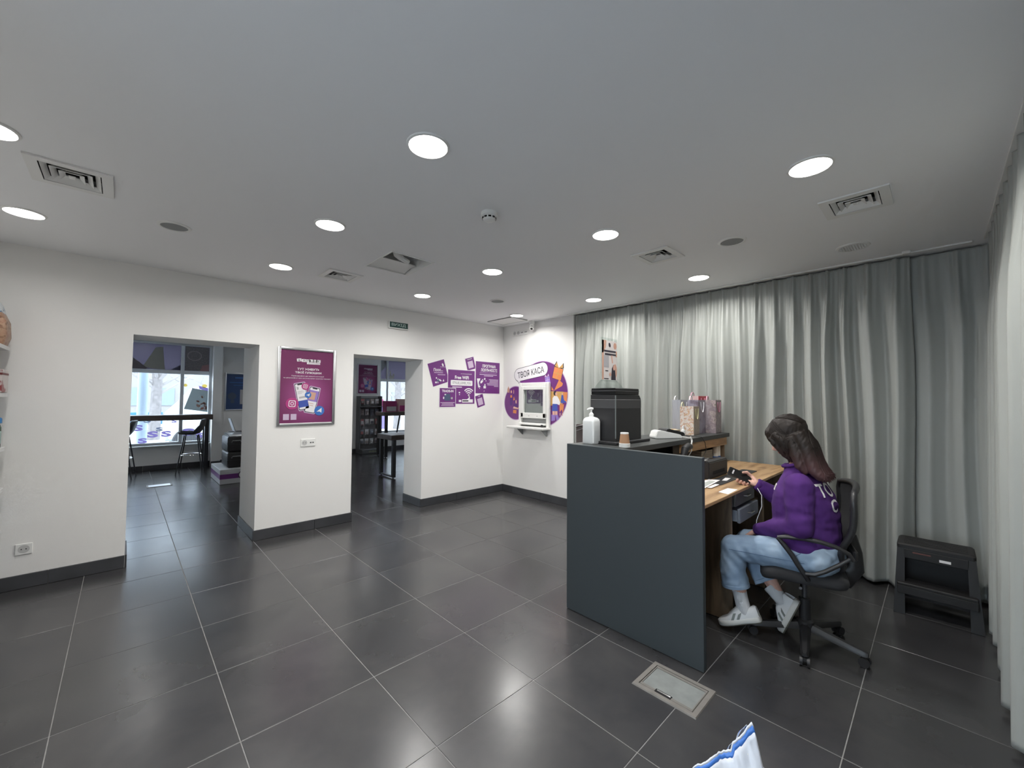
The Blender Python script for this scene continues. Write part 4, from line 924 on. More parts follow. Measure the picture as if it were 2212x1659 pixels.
b = B(); b.box(0.05, 0.12, -0.06, -0.02, 0, 0.0016, mtx=sl); b.build('control_panel', BLACKGLOSS, t, smooth=None)
b = B(); b.box(-0.12, 0.12, -0.1015, -0.099, 0.03, 0.055); b.build('paper_slot', DARK, t, smooth=None)
t = thing('desk_pad', 'black desk pad with rounded corners on the oak desk', 'desk pad', (0, 0, DZ))
b = B(); b.prism(rrect(3.02, 3.86, 1.055, 1.17, 0.02), 0.0006, 0.004); b.build('pad', BLACK, t, smooth=None)
def sheet(name, label, pts, m, z, bend=0.0):
    t = thing(name, label, 'paper', (0, 0, DZ)); b = B(); b.prism(pts, z, z+0.0006); b.build('sheet', m, t, smooth=None); return t
sheet('paper_sheet', 'white printed sheet at the front edge of the oak desk', [(2.775, 0.925), (2.97, 0.93), (2.965, 0.99), (2.80, 0.992)], WHITEPAPER, 0.0008)
sheet('paper_sheet', 'stack of white papers lying on the black desk pad', [(2.62, 1.07), (3.20, 1.12), (3.17, 1.19), (2.62, 1.20)], WHITEPAPER, 0.0048)
sheet('paper_sheet', 'grey-green form on top of the white papers', [(2.70, 1.09), (3.12, 1.125), (3.10, 1.16), (2.70, 1.165)], mat('form_grey', (0.42, 0.45, 0.42), 0.6), 0.0060)
sheet('receipt', 'narrow white receipt slip at the front of the desk pad', [(2.86, 1.058), (3.02, 1.062), (3.02, 1.09), (2.86, 1.085)], WHITEPAPER, 0.0058)
sheet('receipt', 'short white receipt slip under the phone hand', [(3.20, 1.075), (3.33, 1.09), (3.32, 1.125), (3.19, 1.105)], WHITEPAPER, 0.0058)
t = thing('cardboard_box', 'brown cardboard box with white label under the bar', 'box', (2.86, 1.60, DZ))
b = B(); b.box(-0.16, 0.16, -0.10, 0.14, 0.001, 0.175, bev=0.003); b.build('carton', mat('cardboard', (0.33, 0.19, 0.10), 0.75, noise_amt=0.1), t, smooth=None)
b = B(); b.box(-0.02, 0.06, -0.1015, -0.0995, 0.06, 0.15); b.build('label_sticker', WHITEPAPER, t, smooth=None)
t = thing('barcode_scanner', 'black handheld scanner hanging on the bar front', 'scanner', (3.30, 1.405, 1.095))
b = B(); b.tube([(0.07, 0.0, 0.02), (0.02, -0.005, 0.03), (-0.05, -0.005, 0.01), (-0.08, 0, -0.05)], [0.020, 0.028, 0.030, 0.018], 14); b.build('body', BLACK, t)
b = B(); b.tube([(0.08, 0.0, 0.03), (0.10, 0.0, 0.07), (0.09, 0.008, 0.10)], 0.006, 8); b.build('hook', WHITE, t)
t = thing('monitor', 'small black screen seen from the side under the bar', 'monitor', (3.62, 1.60, DZ))
b = B(); b.box(-0.17, 0.17, -0.008, 0.014, 0.03, 0.215, bev=0.005); b.build('screen', BLACK, t, smooth=None)
b = B(); b.lathe([(0.07, 0.0005), (0.07, 0.008), (0.015, 0.014), (0.012, 0.05)], seg=24); b.build('stand', BLACK, t)
t = thing('rolled_pouch', 'dark rolled pouch resting on boxes under the bar', 'pouch', (4.05, 1.62, DZ+0.115))
b = B(); b.tube([(-0.13, 0, 0.045), (-0.12, 0, 0.045), (0.0, -0.01, 0.046), (0.12, 0, 0.045), (0.13, 0, 0.045)], [0.028, 0.043, 0.045, 0.043, 0.030], 16); b.build('roll', mat('dark_cloth', (0.03, 0.03, 0.036), 0.7), t)
b = B(); b.tube([(-0.05, 0, 0.046), (-0.02, 0, 0.046)], [0.0465, 0.0465], 16); b.build('strap', GREY, t)
t = thing('paper_stack', 'pile of pale papers under the dark pouch', 'papers', (4.05, 1.62, DZ))
b = B()
for k in range(6): b.box(-0.14+random.uniform(-.01, .01), 0.13+random.uniform(-.01, .01), -0.09, 0.10, 0.0008+k*0.019, 0.018+k*0.019)
b.build('sheets', mat('pale_papers', (0.42, 0.43, 0.42), 0.6), t, smooth=None)
for k, (x, lab) in enumerate(((4.215, 'white jar with blue base under the bar, nearer the desk clerk'), (4.275, 'white jar with blue base under the bar, beside the curtain'))):
    t = thing('white_jar', lab, 'jar', (x, 1.52, DZ), group='white jars under the bar')
    b = B(); b.lathe([(0.028, 0.045), (0.028, 0.14), (0.024, 0.146)], seg=20); b.build('body', WHITE, t)
    b = B(); b.lathe([(0.0275, 0.0008), (0.029, 0.003), (0.029, 0.045)], seg=20); b.build('base', P['skyblue'], t)
# ------------------------------------------------------------------ office chair
CHX, CHY, CHR = 3.115, 0.600, R(15)
CHBLK = mat('chair_black', (0.024, 0.024, 0.026), 0.38)
CHMESH = mat('chair_mesh_cloth', (0.030, 0.030, 0.033), 0.8, bump=0.3, bump_scale=500)
t = thing('office_chair', 'black mesh office chair with loop armrests on a five-star base', 'office chair', (CHX, CHY, 0), (0, 0, CHR))
for k in range(5):
    a_ = R(190+72*k)-CHR; d = Vector((math.cos(a_), math.sin(a_), 0)); s_ = Vector((-d.y, d.x, 0))
    rings = []
    for r_, w, z0, z1 in ((0.03, 0.030, 0.085, 0.125), (0.10, 0.027, 0.078, 0.112), (0.20, 0.023, 0.066, 0.096), (0.285, 0.020, 0.058, 0.084), (0.305, 0.012, 0.060, 0.078)):
        c = d*r_; rings.append([c-s_*w+Vector((0, 0, z0)), c+s_*w+Vector((0, 0, z0)), c+s_*w*0.9+Vector((0, 0, (z0+z1)/2)), c+s_*w*0.5+Vector((0, 0, z1)), c-s_*w*0.5+Vector((0, 0, z1)), c-s_*w*0.9+Vector((0, 0, (z0+z1)/2))])
    b = B(); b.ring_loft(rings); b.build('base_arm', CHBLK, t, smooth=50)
    c = d*0.288
    w_o = None
    for sg_ in (-1, 1):
        b = B(); q0 = c+s_*sg_*0.010+Vector((0, 0, 0.0265)); b.cyl(q0, q0+s_*sg_*0.014, 0.0258, 0.0258, 20); w_o = b.build('caster_wheel', BLACK, t)
    b = B(); b.cyl(c+Vector((0, 0, 0.03)), c+Vector((0, 0, 0.062)), 0.009, 0.009, 10); b.box(-0.011, 0.011, -0.02, 0.02, 0.028, 0.05, mtx=Matrix.Translation((c.x, c.y, 0)) @ Matrix.Rotation(a_, 4, 'Z')); b.build('caster_fork', BLACK, t)
b = B(); b.lathe([(0.048, 0.08), (0.05, 0.085), (0.046, 0.135), (0.034, 0.145)], seg=24); b.build('hub', CHBLK, t)
b = B(); b.lathe([(0.030, 0.14), (0.030, 0.27), (0.026, 0.275)], seg=20); b.build('column_cover', CHBLK, t)
b = B(); b.lathe([(0.015, 0.27), (0.015, 0.40)], seg=16); b.build('gas_spring', mat('gas_steel', (0.10, 0.10, 0.11), 0.3, metal=0.7), t)
b = B(); b.box(-0.10, 0.10, -0.13, 0.12, 0.385, 0.432, bev=0.015, seg=2); b.build('tilt_mechanism', BLACK, t)
b = B(); b.tube([(-0.08, 0.02, 0.405), (-0.19, 0.03, 0.400), (-0.23, 0.035, 0.408)], [0.005, 0.005, 0.008], 8); b.build('tilt_lever', BLACK, t)
# seat cushion
b = B(); rings = []
for z, g in ((0.425, -0.03), (0.432, -0.008), (0.455, 0.0), (0.475, -0.002), (0.490, -0.012), (0.497, -0.035), (0.498, -0.10)):
    rings.append([(x, y, z - (0.028 if y > 0.16 else 0)*(max(0, y-0.16)/0.10)) for x, y in rrect(-0.235-g, 0.235+g, -0.20-g, 0.235+g, 0.075, n=8)])
b.ring_loft(rings); b.build('seat', CHMESH, t, smooth=60)
# backrest: frame loop, mesh
def backpt(u, v):
    """u -1..1 across, v 0..1 up"""
    z = 0.53+v*0.475; wid = (0.195+0.045*math.sin(min(v*1.25, 1)*PI*0.5))
    y = -0.195-0.030*math.sin(PI*v*0.9) - 0.05*v + 0.045*u*u + 0.030*math.exp(-((v-0.25)/0.18)**2)
    return Vector((u*wid, y, z))
loop = []
for k in range(12): loop.append(backpt(-1+2*k/11*0.999, 0.0) if False else backpt(-0.75+1.5*k/11, 0.0))
for k in range(1, 14): loop.append(backpt(0.80+0.2*math.sin(k/14*PI*0.5), k/14*0.93))
for k in range(0, 13):
    a_ = k/12; loop.append(backpt(0.95*math.cos(PI*a_) if 0 else (0.93-1.86*a_), 0.955+0.045*math.sin(PI*a_)))
for k in range(13, 0, -1): loop.append(backpt(-0.80-0.2*math.sin(k/14*PI*0.5), k/14*0.93))
b = B(); b.tube(loop, 0.017, 10, loop=True); b.build('back_frame', CHBLK, t, smooth=60)
verts = []; faces = []; NU, NV = 14, 18
for j in range(NV+1):
    for i in range(NU+1):
        v = 0.01+j/NV*0.965; u = (-1+2*i/NU)*(0.78+0.2*math.sin(min(v/0.93, 1)*PI*0.5)); p_ = backpt(u, v); verts.append(tuple(p_))
for j in range(NV):
    for i in range(NU): q = j*(NU+1)+i; faces.append((q, q+1, q+NU+2, q+NU+1))
me = bpy.data.meshes.new('bm'); me.from_pydata(verts, [], faces); me.polygons.foreach_set('use_smooth', [True]*len(faces))
o = link('back_mesh', me, CHMESH, t); o.modifiers.new('s', 'SOLIDIFY').thickness = 0.004
b = B(); b.tube([(0, -0.10, 0.40), (0, -0.20, 0.42), (0, -0.245, 0.50), (0, -0.245, 0.60), (0, -0.235, 0.70)], [0.020, 0.024, 0.024, 0.020, 0.012], 12, flat=2.0); b.build('back_support', CHBLK, t)
b = B(); b.box(-0.20, 0.20, -0.235, -0.212, 0.60, 0.66, bev=0.01); b.build('lumbar_bar', CHBLK, t)
for sx in (-1, 1):
    x = sx*0.262
    pts = [(x, 0.145, 0.692), (x, 0.10, 0.701), (x, 0.02, 0.706), (x, -0.06, 0.700), (x, -0.13, 0.684), (x*0.97, -0.185, 0.655), (x*0.95, -0.205, 0.620)]
    b = B(); b.tube(pts, [0.011, 0.016, 0.017, 0.016, 0.015, 0.014, 0.012], 12, flat=0.8); b.build('armrest_top', CHBLK, t)
    pts = [(x, 0.145, 0.690), (x, 0.115, 0.655), (x, 0.075, 0.60), (x, 0.045, 0.545), (x*0.98, 0.02, 0.505), (x*0.9, 0.0, 0.465), (x*0.6, 0.0, 0.435)]
    b = B(); b.tube(pts, [0.011, 0.014, 0.014, 0.013, 0.013, 0.013, 0.012], 12); b.build('armrest_strut', CHBLK, t)
    pts = [(x*0.98, 0.02, 0.505), (x, -0.03, 0.510), (x, -0.08, 0.540), (x*0.98, -0.14, 0.585), (x*0.95, -0.20, 0.635)]
    b = B(); b.tube(pts, [0.010, 0.012, 0.012, 0.012, 0.011], 12); b.build('armrest_brace', CHBLK, t)

# ------------------------------------------------------------------ person at the desk
PX = Vector((3.08, 0.56, 0))
SKIN = mat('skin', (0.62, 0.36, 0.28), 0.5, noise_amt=0.05, noise_scale=30)
person = thing('person', 'person in purple sweatshirt and light jeans seated at the desk holding a phone', 'person', tuple(PX))
def plink(name, me, m, parent=person):
    me.transform(Matrix.Translation(-PX)); return link(name, me, m, parent)
V_ = Vector
# joints
NECK = V_((3.075, 0.612, 1.065)); HEAD = V_((3.075, 0.665, 1.268))
F = V_((-0.10, 0.86, -0.46)).normalized(); RT = F.cross(V_((0, 0, 1))).normalized(); U = RT.cross(F).normalized()   # RT = the person's right
HR = Matrix((RT, F, U)).transposed()
LSH, LEL, LWR = V_((2.905, 0.580, 0.995)), V_((2.868, 0.565, 0.765)), V_((3.050, 0.835, 0.648))
RSH, REL, RWR = V_((3.255, 0.595, 0.995)), V_((3.295, 0.685, 0.785)), V_((3.215, 0.885, 0.918))
LHP, LKN, LAN = V_((2.975, 0.51, 0.575)), V_((2.930, 0.945, 0.538)), V_((2.935, 0.905, 0.165))
RHP, RKN, RAN = V_((3.175, 0.51, 0.575)), V_((3.150, 0.925, 0.530)), V_((3.085, 0.725, 0.235))
hc = lambda r, f, u: HEAD + RT*r + F*f + U*u
b = B()
# head
b.ell(hc(0, -0.012, 0.030), (0.074, 0.094, 0.085), HR, 24, 16)
b.ell(hc(0, 0.022, -0.040), (0.060, 0.066, 0.074), HR, 24, 16)
b.ell(hc(0, 0.058, -0.092), (0.026, 0.024, 0.020), HR)
b.tube([hc(0, 0.084, 0.010), hc(0, 0.098, -0.020), hc(0, 0.108, -0.038), hc(0, 0.092, -0.048)], [0.008, 0.010, 0.013, 0.010], 10)
b.ell(hc(0, 0.084, -0.068), (0.020, 0.010, 0.009), HR)
for s_ in (-1, 1):
    b.ell(hc(s_*0.076, -0.012, -0.012), (0.008, 0.017, 0.030), HR); b.ell(hc(s_*0.030, 0.070, 0.018), (0.020, 0.016, 0.008), HR)
# neck and trunk
b.tube([hc(0, -0.030, -0.055), NECK, V_((3.078, 0.60, 1.02))], [0.050, 0.050, 0.062], 16)
def ering(c, wx, wy, yaw=0.0, n=24):
    return [V_((c[0]+wx*math.cos(k*2*PI/n)*math.cos(yaw)-wy*math.sin(k*2*PI/n)*math.sin(yaw), c[1]+wx*math.cos(k*2*PI/n)*math.sin(yaw)+wy*math.sin(k*2*PI/n)*math.cos(yaw), c[2])) for k in range(n)]
b.ring_loft([ering((3.075, 0.54, z), wx, wy) for z, wx, wy in ((0.50, 0.12, 0.09), (0.56, 0.17, 0.125), (0.66, 0.155, 0.115), (0.78, 0.14, 0.105))] + [ering((3.075, 0.575, z), wx, wy) for z, wx, wy in ((0.88, 0.15, 0.11), (0.96, 0.155, 0.10), (1.02, 0.12, 0.075), (1.045, 0.06, 0.05))])
for a_, c_, d_ in ((LSH, LEL, LWR), (RSH, REL, RWR)): b.cap(a_, c_, 0.050, 0.040); b.cap(c_, d_, 0.040, 0.026)
for a_, c_, d_ in ((LHP, LKN, LAN), (RHP, RKN, RAN)): b.cap(a_, c_, 0.085, 0.055); b.cap(c_, c_.lerp(d_, 0.35), 0.055, 0.052); b.cap(c_.lerp(d_, 0.35), d_, 0.052, 0.033)
LTOE, LHEEL = V_((2.905, 1.025, 0.012)), V_((2.945, 0.790, 0.108)); RTOE, RHEEL = V_((3.090, 0.705, 0.018)), V_((3.078, 0.612, 0.245))
b.cap(LAN+V_((0, -0.01, -0.02)), LTOE.lerp(LHEEL, 0.35)+V_((0, 0.01, 0.032)), 0.030, 0.018); b.cap(RAN+V_((0, -0.02, -0.02)), RTOE.lerp(RHEEL, 0.35)+V_((0, 0.032, 0.010)), 0.030, 0.018)
# right hand: palm under the phone, fingers round its camera side, thumb over the screen
n_ = V_((-0.50, -0.45, 0.74)).normalized(); a_x = V_((-0.28, 0.82, 0.40)); a_x = (a_x-n_*a_x.dot(n_)).normalized(); l_ = n_.cross(a_x).normalized()
if l_.x > 0: l_ = -l_
PC = V_((3.205, 0.955, 0.945))
wr = RWR
for k in range(4):
    kn = PC + a_x*(0.040-0.022*k) + l_*0.006 - n_*0.010
    b.cap(wr+l_*(0.012-0.008*k), kn, 0.017, 0.0125, 12)
    ln = (0.92, 1.0, 0.95, 0.80)[k]
    p1 = kn+l_*0.034*ln-n_*0.004; p2 = kn+l_*0.054*ln+n_*0.010; p3 = kn+l_*0.050*ln+n_*0.030*ln
    b.cap(kn, p1, 0.0105, 0.0095, 12); b.cap(p1, p2, 0.0095, 0.0085, 12); b.cap(p2, p3, 0.0085, 0.0070, 12)
q0 = wr+a_x*0.012-l_*0.016+n_*0.006; q1 = PC-a_x*0.030-l_*0.034+n_*0.010; q2 = PC+a_x*0.004-l_*0.034+n_*0.030; q3 = PC+a_x*0.026-l_*0.014+n_*0.033
b.cap(q0, q1, 0.017, 0.0135, 12); b.cap(q1, q2, 0.0130, 0.0110, 12); b.cap(q2, q3, 0.0105, 0.0085, 12)
# left hand resting on the lap
hd = V_((0.05, 0.70, -0.71)).normalized(); hs = hd.cross(V_((0, 0, 1))).normalized(); hn = hs.cross(hd)
for k in range(4):
    s_ = (-0.030+0.020*k); kn = LWR+hd*(0.085-0.006*abs(k-1.3))+hs*s_+hn*0.006
    b.cap(LWR+hs*s_*0.45, kn, 0.018, 0.0125, 12); L = (0.070, 0.080, 0.075, 0.058)[k]
    p1 = kn+hd*L*0.45-hn*0.006; p2 = p1+hd*L*0.3-hn*0.014; p3 = p2+hd*L*0.2-hn*0.014
    b.cap(kn, p1, 0.0105, 0.0095, 12); b.cap(p1, p2, 0.0095, 0.0085, 12); b.cap(p2, p3, 0.0085, 0.007, 12)
q0 = LWR+hd*0.02+hs*0.03; q1 = LWR+hd*0.055+hs*0.056-hn*0.006; q2 = q1+hd*0.03+hs*0.012-hn*0.006
b.cap(LWR+hs*0.012, q1, 0.017, 0.0135, 12); b.cap(q1, q2, 0.0125, 0.009, 12)
me = remeshed(b, 0.0036, 3, 0.4); plink('body', me, SKIN)
# eyes and mouth
for s_ in (-1, 1):
    b = B(); b.ell(hc(s_*0.030, 0.079, 0.004), (0.012, 0.008, 0.007), HR, 14, 10); e_ = plink('eye', b.mesh(180), mat('eye_white', (0.75, 0.73, 0.7), 0.2))
    b = B(); b.ell(hc(s_*0.030, 0.0855, 0.003), (0.0055, 0.002, 0.0055), HR, 12, 8); plink('iris', b.mesh(180), P['dark'], e_).parent = e_
    b = B(); b.tube([hc(s_*0.014, 0.090, 0.022), hc(s_*0.030, 0.089, 0.027), hc(s_*0.046, 0.079, 0.022)], [0.002, 0.003, 0.0015], 6); plink('eyebrow', b.mesh(60), P['dark'])
b = B(); b.ell(hc(0, 0.092, -0.0655), (0.019, 0.0045, 0.0035), HR, 14, 8); b.ell(hc(0, 0.091, -0.0720), (0.016, 0.005, 0.004), HR, 14, 8); plink('lips', b.mesh(180), mat('lips', (0.45, 0.16, 0.15), 0.4))

# sweatshirt
SWEAT = mat('sweatshirt_purple', (0.070, 0.016, 0.150), 0.9, noise_amt=0.10, noise_scale=25, bump=0.12, bump_scale=450)
b = B(); yw = -0.04
b.ring_loft([ering((3.075, c, z), wx, wy, yw) for z, c, wx, wy in ((0.592, 0.566, 0.185, 0.150), (0.615, 0.568, 0.205, 0.166), (0.66, 0.572, 0.208, 0.170), (0.74, 0.578, 0.202, 0.172), (0.82, 0.582, 0.198, 0.172),
    (0.88, 0.585, 0.198, 0.166), (0.94, 0.588, 0.195, 0.150), (0.99, 0.592, 0.180, 0.122), (1.025, 0.598, 0.145, 0.098), (1.05, 0.606, 0.105, 0.080), (1.075, 0.618, 0.078, 0.070), (1.10, 0.630, 0.070, 0.066))])
for s0, s1, s2 in ((LSH, LEL, LWR), (RSH, REL, RWR)):
    b.cap(s0, s0.lerp(s1, 0.5), 0.076, 0.074); b.cap(s0.lerp(s1, 0.5), s1, 0.074, 0.066); b.cap(s1, s1.lerp(s2, 0.55), 0.066, 0.058); b.cap(s1.lerp(s2, 0.55), s1.lerp(s2, 0.86), 0.058, 0.046)
me = remeshed(b, 0.0065, 10, 0.5)
bmx = bmesh.new(); bmx.from_mesh(me); bmx.normal_update()
def fold_noise(p):
    w = 0.0
    # creases running round the arms and across the waist
    w += 0.0055*noise.noise(V_((p.x*5, p.y*9+p.z*6, p.z*22)))
    w += 0.0035*noise.noise(V_((p.x*18, p.y*20, p.z*30)))
    dl = (p-LEL).length; dr = (p-REL).length
    for d_ in (dl, dr):
        if d_ < 0.14: w += 0.006*math.sin(d_*95)*(1-d_/0.14)
    return w
for v in bmx.verts: v.co += v.normal*fold_noise(v.co)
bmx.to_mesh(me); bmx.free()
sweat_bvh = BVHTree.FromPolygons([v.co.copy() for v in me.vertices], [tuple(p.vertices) for p in me.polygons])
sweat = plink('sweatshirt', me, SWEAT)
for s1, s2 in ((LEL, LWR), (REL, RWR)):
    d_ = (s2-s1).normalized(); p0 = s1.lerp(s2, 0.88); p1 = s2+d_*0.004
    b = B(); b.tube([p0, p0+(p1-p0)*0.1, p1-(p1-p0)*0.1, p1], [0.040, 0.043, 0.040, 0.036], 20); plink('cuff', b.mesh(50), SWEAT, sweat).parent = sweat
b = B(); c_ = V_((3.075, 0.622, 1.090)); b.tube([p for p in [V_((c_.x+0.074*math.cos(k*2*PI/24), c_.y+0.070*math.sin(k*2*PI/24), c_.z+0.012-0.020*math.sin(k*2*PI/24))) for k in range(24)]], 0.011, 8, loop=True); plink('collar', b.mesh(60), SWEAT, sweat).parent = sweat
# lettering on the back and the chest badge follow the cloth
def wrap_text(txt, cx, cz, w, h, m, direction, origin, xdir, bold=0.02):
    me = font_mesh(txt, bold); xs = [v.co.x for v in me.vertices]; ys = [v.co.y for v in me.vertices]
    sx, sy = w/(max(xs)-min(xs)), h/(max(ys)-min(ys)); ox, oy = (max(xs)+min(xs))/2, (max(ys)+min(ys))/2
    bm_ = bmesh.new(); bm_.from_mesh(me); bmesh.ops.subdivide_edges(bm_, edges=bm_.edges[:], cuts=2, use_grid_fill=True); bmesh.ops.triangulate(bm_, faces=bm_.faces[:])
    for v in bm_.verts:
        p_ = origin + xdir*(cx+(v.co.x-ox)*sx) + V_((0, 0, 1))*(cz+(v.co.y-oy)*sy)
        hit, nor, idx, dist = sweat_bvh.ray_cast(p_, direction)
        v.co = (hit - direction*0.0025) if hit is not None else p_+direction*0.2
    bm_.to_mesh(me); bm_.free(); plink('back_lettering', me, m, sweat).parent = sweat
dirb = V_((0.505, 0.863, 0)).normalized(); xd = V_((0.863, -0.505, 0))
ORG = V_((2.955, 0.467, 0)) - dirb*0.25
wrap_text('TO', 0.050, 0.972, 0.140, 0.072, WHITEPAPER, dirb, ORG, xd, 0.015)
wrap_text('C', 0.078, 0.885, 0.066, 0.072, WHITEPAPER, dirb, ORG, xd, 0.015)
dirc = V_((0.75, -0.66, 0)).normalized(); xc = V_((-0.66, -0.75, 0))
b = B(); bm_ = b.bm; bmesh.ops.create_grid(bm_, x_segments=6, y_segments=6, size=1)
for v in bm_.verts:
    p_ = V_((2.85, 0.86, 0)) + xc*(v.co.x*0.020) + V_((0, 0, 0.955+v.co.y*0.019)); hit, nor, idx, dist = sweat_bvh.ray_cast(p_, dirc); v.co = (hit-dirc*0.002) if hit is not None else p_+dirc*0.15
plink('chest_badge', b.mesh(180), WHITEPAPER, sweat).parent = sweat
me = font_mesh('U', 0.02); ys = [v.co.y for v in me.vertices]; xs = [v.co.x for v in me.vertices]
for v in me.vertices:
    p_ = V_((2.85, 0.86, 0)) + xc*((v.co.x-(max(xs)+min(xs))/2)*0.026) + V_((0, 0, 0.958+(v.co.y-(max(ys)+min(ys))/2)*0.026)); hit, nor, idx, dist = sweat_bvh.ray_cast(p_, dirc); v.co = (hit-dirc*0.004) if hit is not None else p_
plink('badge_letter', me, P['dark'], sweat).parent = sweat

# jeans
JEAN = ramp_mat('light_denim', [(0.30, (0.16, 0.24, 0.36)), (0.5, (0.27, 0.37, 0.50)), (0.72, (0.42, 0.52, 0.63))], 5, 0.8, detail=8, bump=0.2)
b = B()
b.ring_loft([ering((3.075, 0.53, z), wx, wy) for z, wx, wy in ((0.495, 0.15, 0.11), (0.53, 0.185, 0.14), (0.60, 0.185, 0.145), (0.66, 0.165, 0.13))])
LC, LHM = V_((2.932, 0.955, 0.40)), V_((2.934, 0.938, 0.290)); RC, RHM = V_((3.125, 0.865, 0.42)), V_((3.098, 0.795, 0.315))
for h_, k_, c_, m_ in ((LHP, LKN, LC, LHM), (RHP, RKN, RC, RHM)):
    b.cap(h_, h_.lerp(k_, 0.5), 0.108, 0.093); b.cap(h_.lerp(k_, 0.5), k_, 0.093, 0.078); b.cap(k_, c_, 0.078, 0.077); b.tube([c_, m_], [0.077, 0.080], 20)
me = remeshed(b, 0.006, 8, 0.5)
bmx = bmesh.new(); bmx.from_mesh(me); bmx.normal_update()
for v in bmx.verts:
    p = v.co; w = 0.005*noise.noise(V_((p.x*14, p.y*10+p.z*8, p.z*18))) + 0.003*noise.noise(V_((p.x*30, p.y*34, p.z*30)))
    for kn in (LKN, RKN):
        d_ = (p-kn-V_((0, -0.08, -0.06))).length
        if d_ < 0.16: w += 0.006*math.sin((p.y-p.z*0.8)*85)*(1-d_/0.16)
    dh = (p-LHP).length
    if dh < 0.2: w += 0.004*math.sin((p.y*0.8+p.z)*80)*(1-dh/0.2)
    v.co += v.normal*w
bmx.to_mesh(me); bmx.free()
jean_bvh = BVHTree.FromPolygons([v.co.copy() for v in me.vertices], [tuple(p.vertices) for p in me.polygons])
jeans = plink('jeans', me, JEAN)
DEN = mat('denim_dark', (0.12, 0.18, 0.28), 0.8)
for c_, m_ in ((LC, LHM), (RC, RHM)):
    d_ = (m_-c_).normalized(); b = B(); b.tube([m_-d_*0.018, m_-d_*0.016, m_+d_*0.003], [0.0795, 0.0825, 0.0825], 26, cap=False); plink('hem', b.mesh(50), JEAN, jeans).parent = jeans
# side seam and pocket line
seam = []
for k in range(22):
    y = 0.55+0.40*k/21; hit, nor, idx, dist = jean_bvh.ray_cast(V_((2.5, y, 0.560-0.02*k/21)), V_((1, 0, 0)))
    if hit is not None: seam.append(hit-V_((0.0008, 0, 0)))
b = B(); b.tube(seam, 0.0022, 6); plink('side_seam', b.mesh(60), DEN, jeans).parent = jeans
pk = []
for k in range(12):
    a_ = k/11; y, z = 0.60-0.09*a_, 0.585+0.055*math.sin(a_*1.4); hit, nor, idx, dist = jean_bvh.ray_cast(V_((2.5, y, z)), V_((1, 0, 0)))
    if hit is not None: pk.append(hit-V_((0.001, 0, 0)))
b = B(); b.tube(pk, 0.002, 6); plink('pocket_seam', b.mesh(60), DEN, jeans).parent = jeans
# socks
SOCK = mat('sock_white', (0.62, 0.63, 0.65), 0.85, bump=0.25, bump_scale=160, stretch=(1, 1, 0.3))
def sock(p0, p1, p2):
    b = B(); pts = [p0.lerp(p1, k/8) for k in range(9)] + [p1.lerp(p2, 0.6)]
    b.tube(pts, [0.041, 0.043, 0.042, 0.041, 0.041, 0.041, 0.042, 0.041, 0.042, 0.038], 20); plink('sock', b.mesh(60), SOCK)
sock(V_((2.934, 0.920, 0.272)), V_((2.936, 0.893, 0.155)), V_((2.937, 0.875, 0.10)))
sock(V_((3.094, 0.785, 0.288)), RAN+V_((0, 0, 0.0)), RAN+V_((0, -0.03, -0.04)))
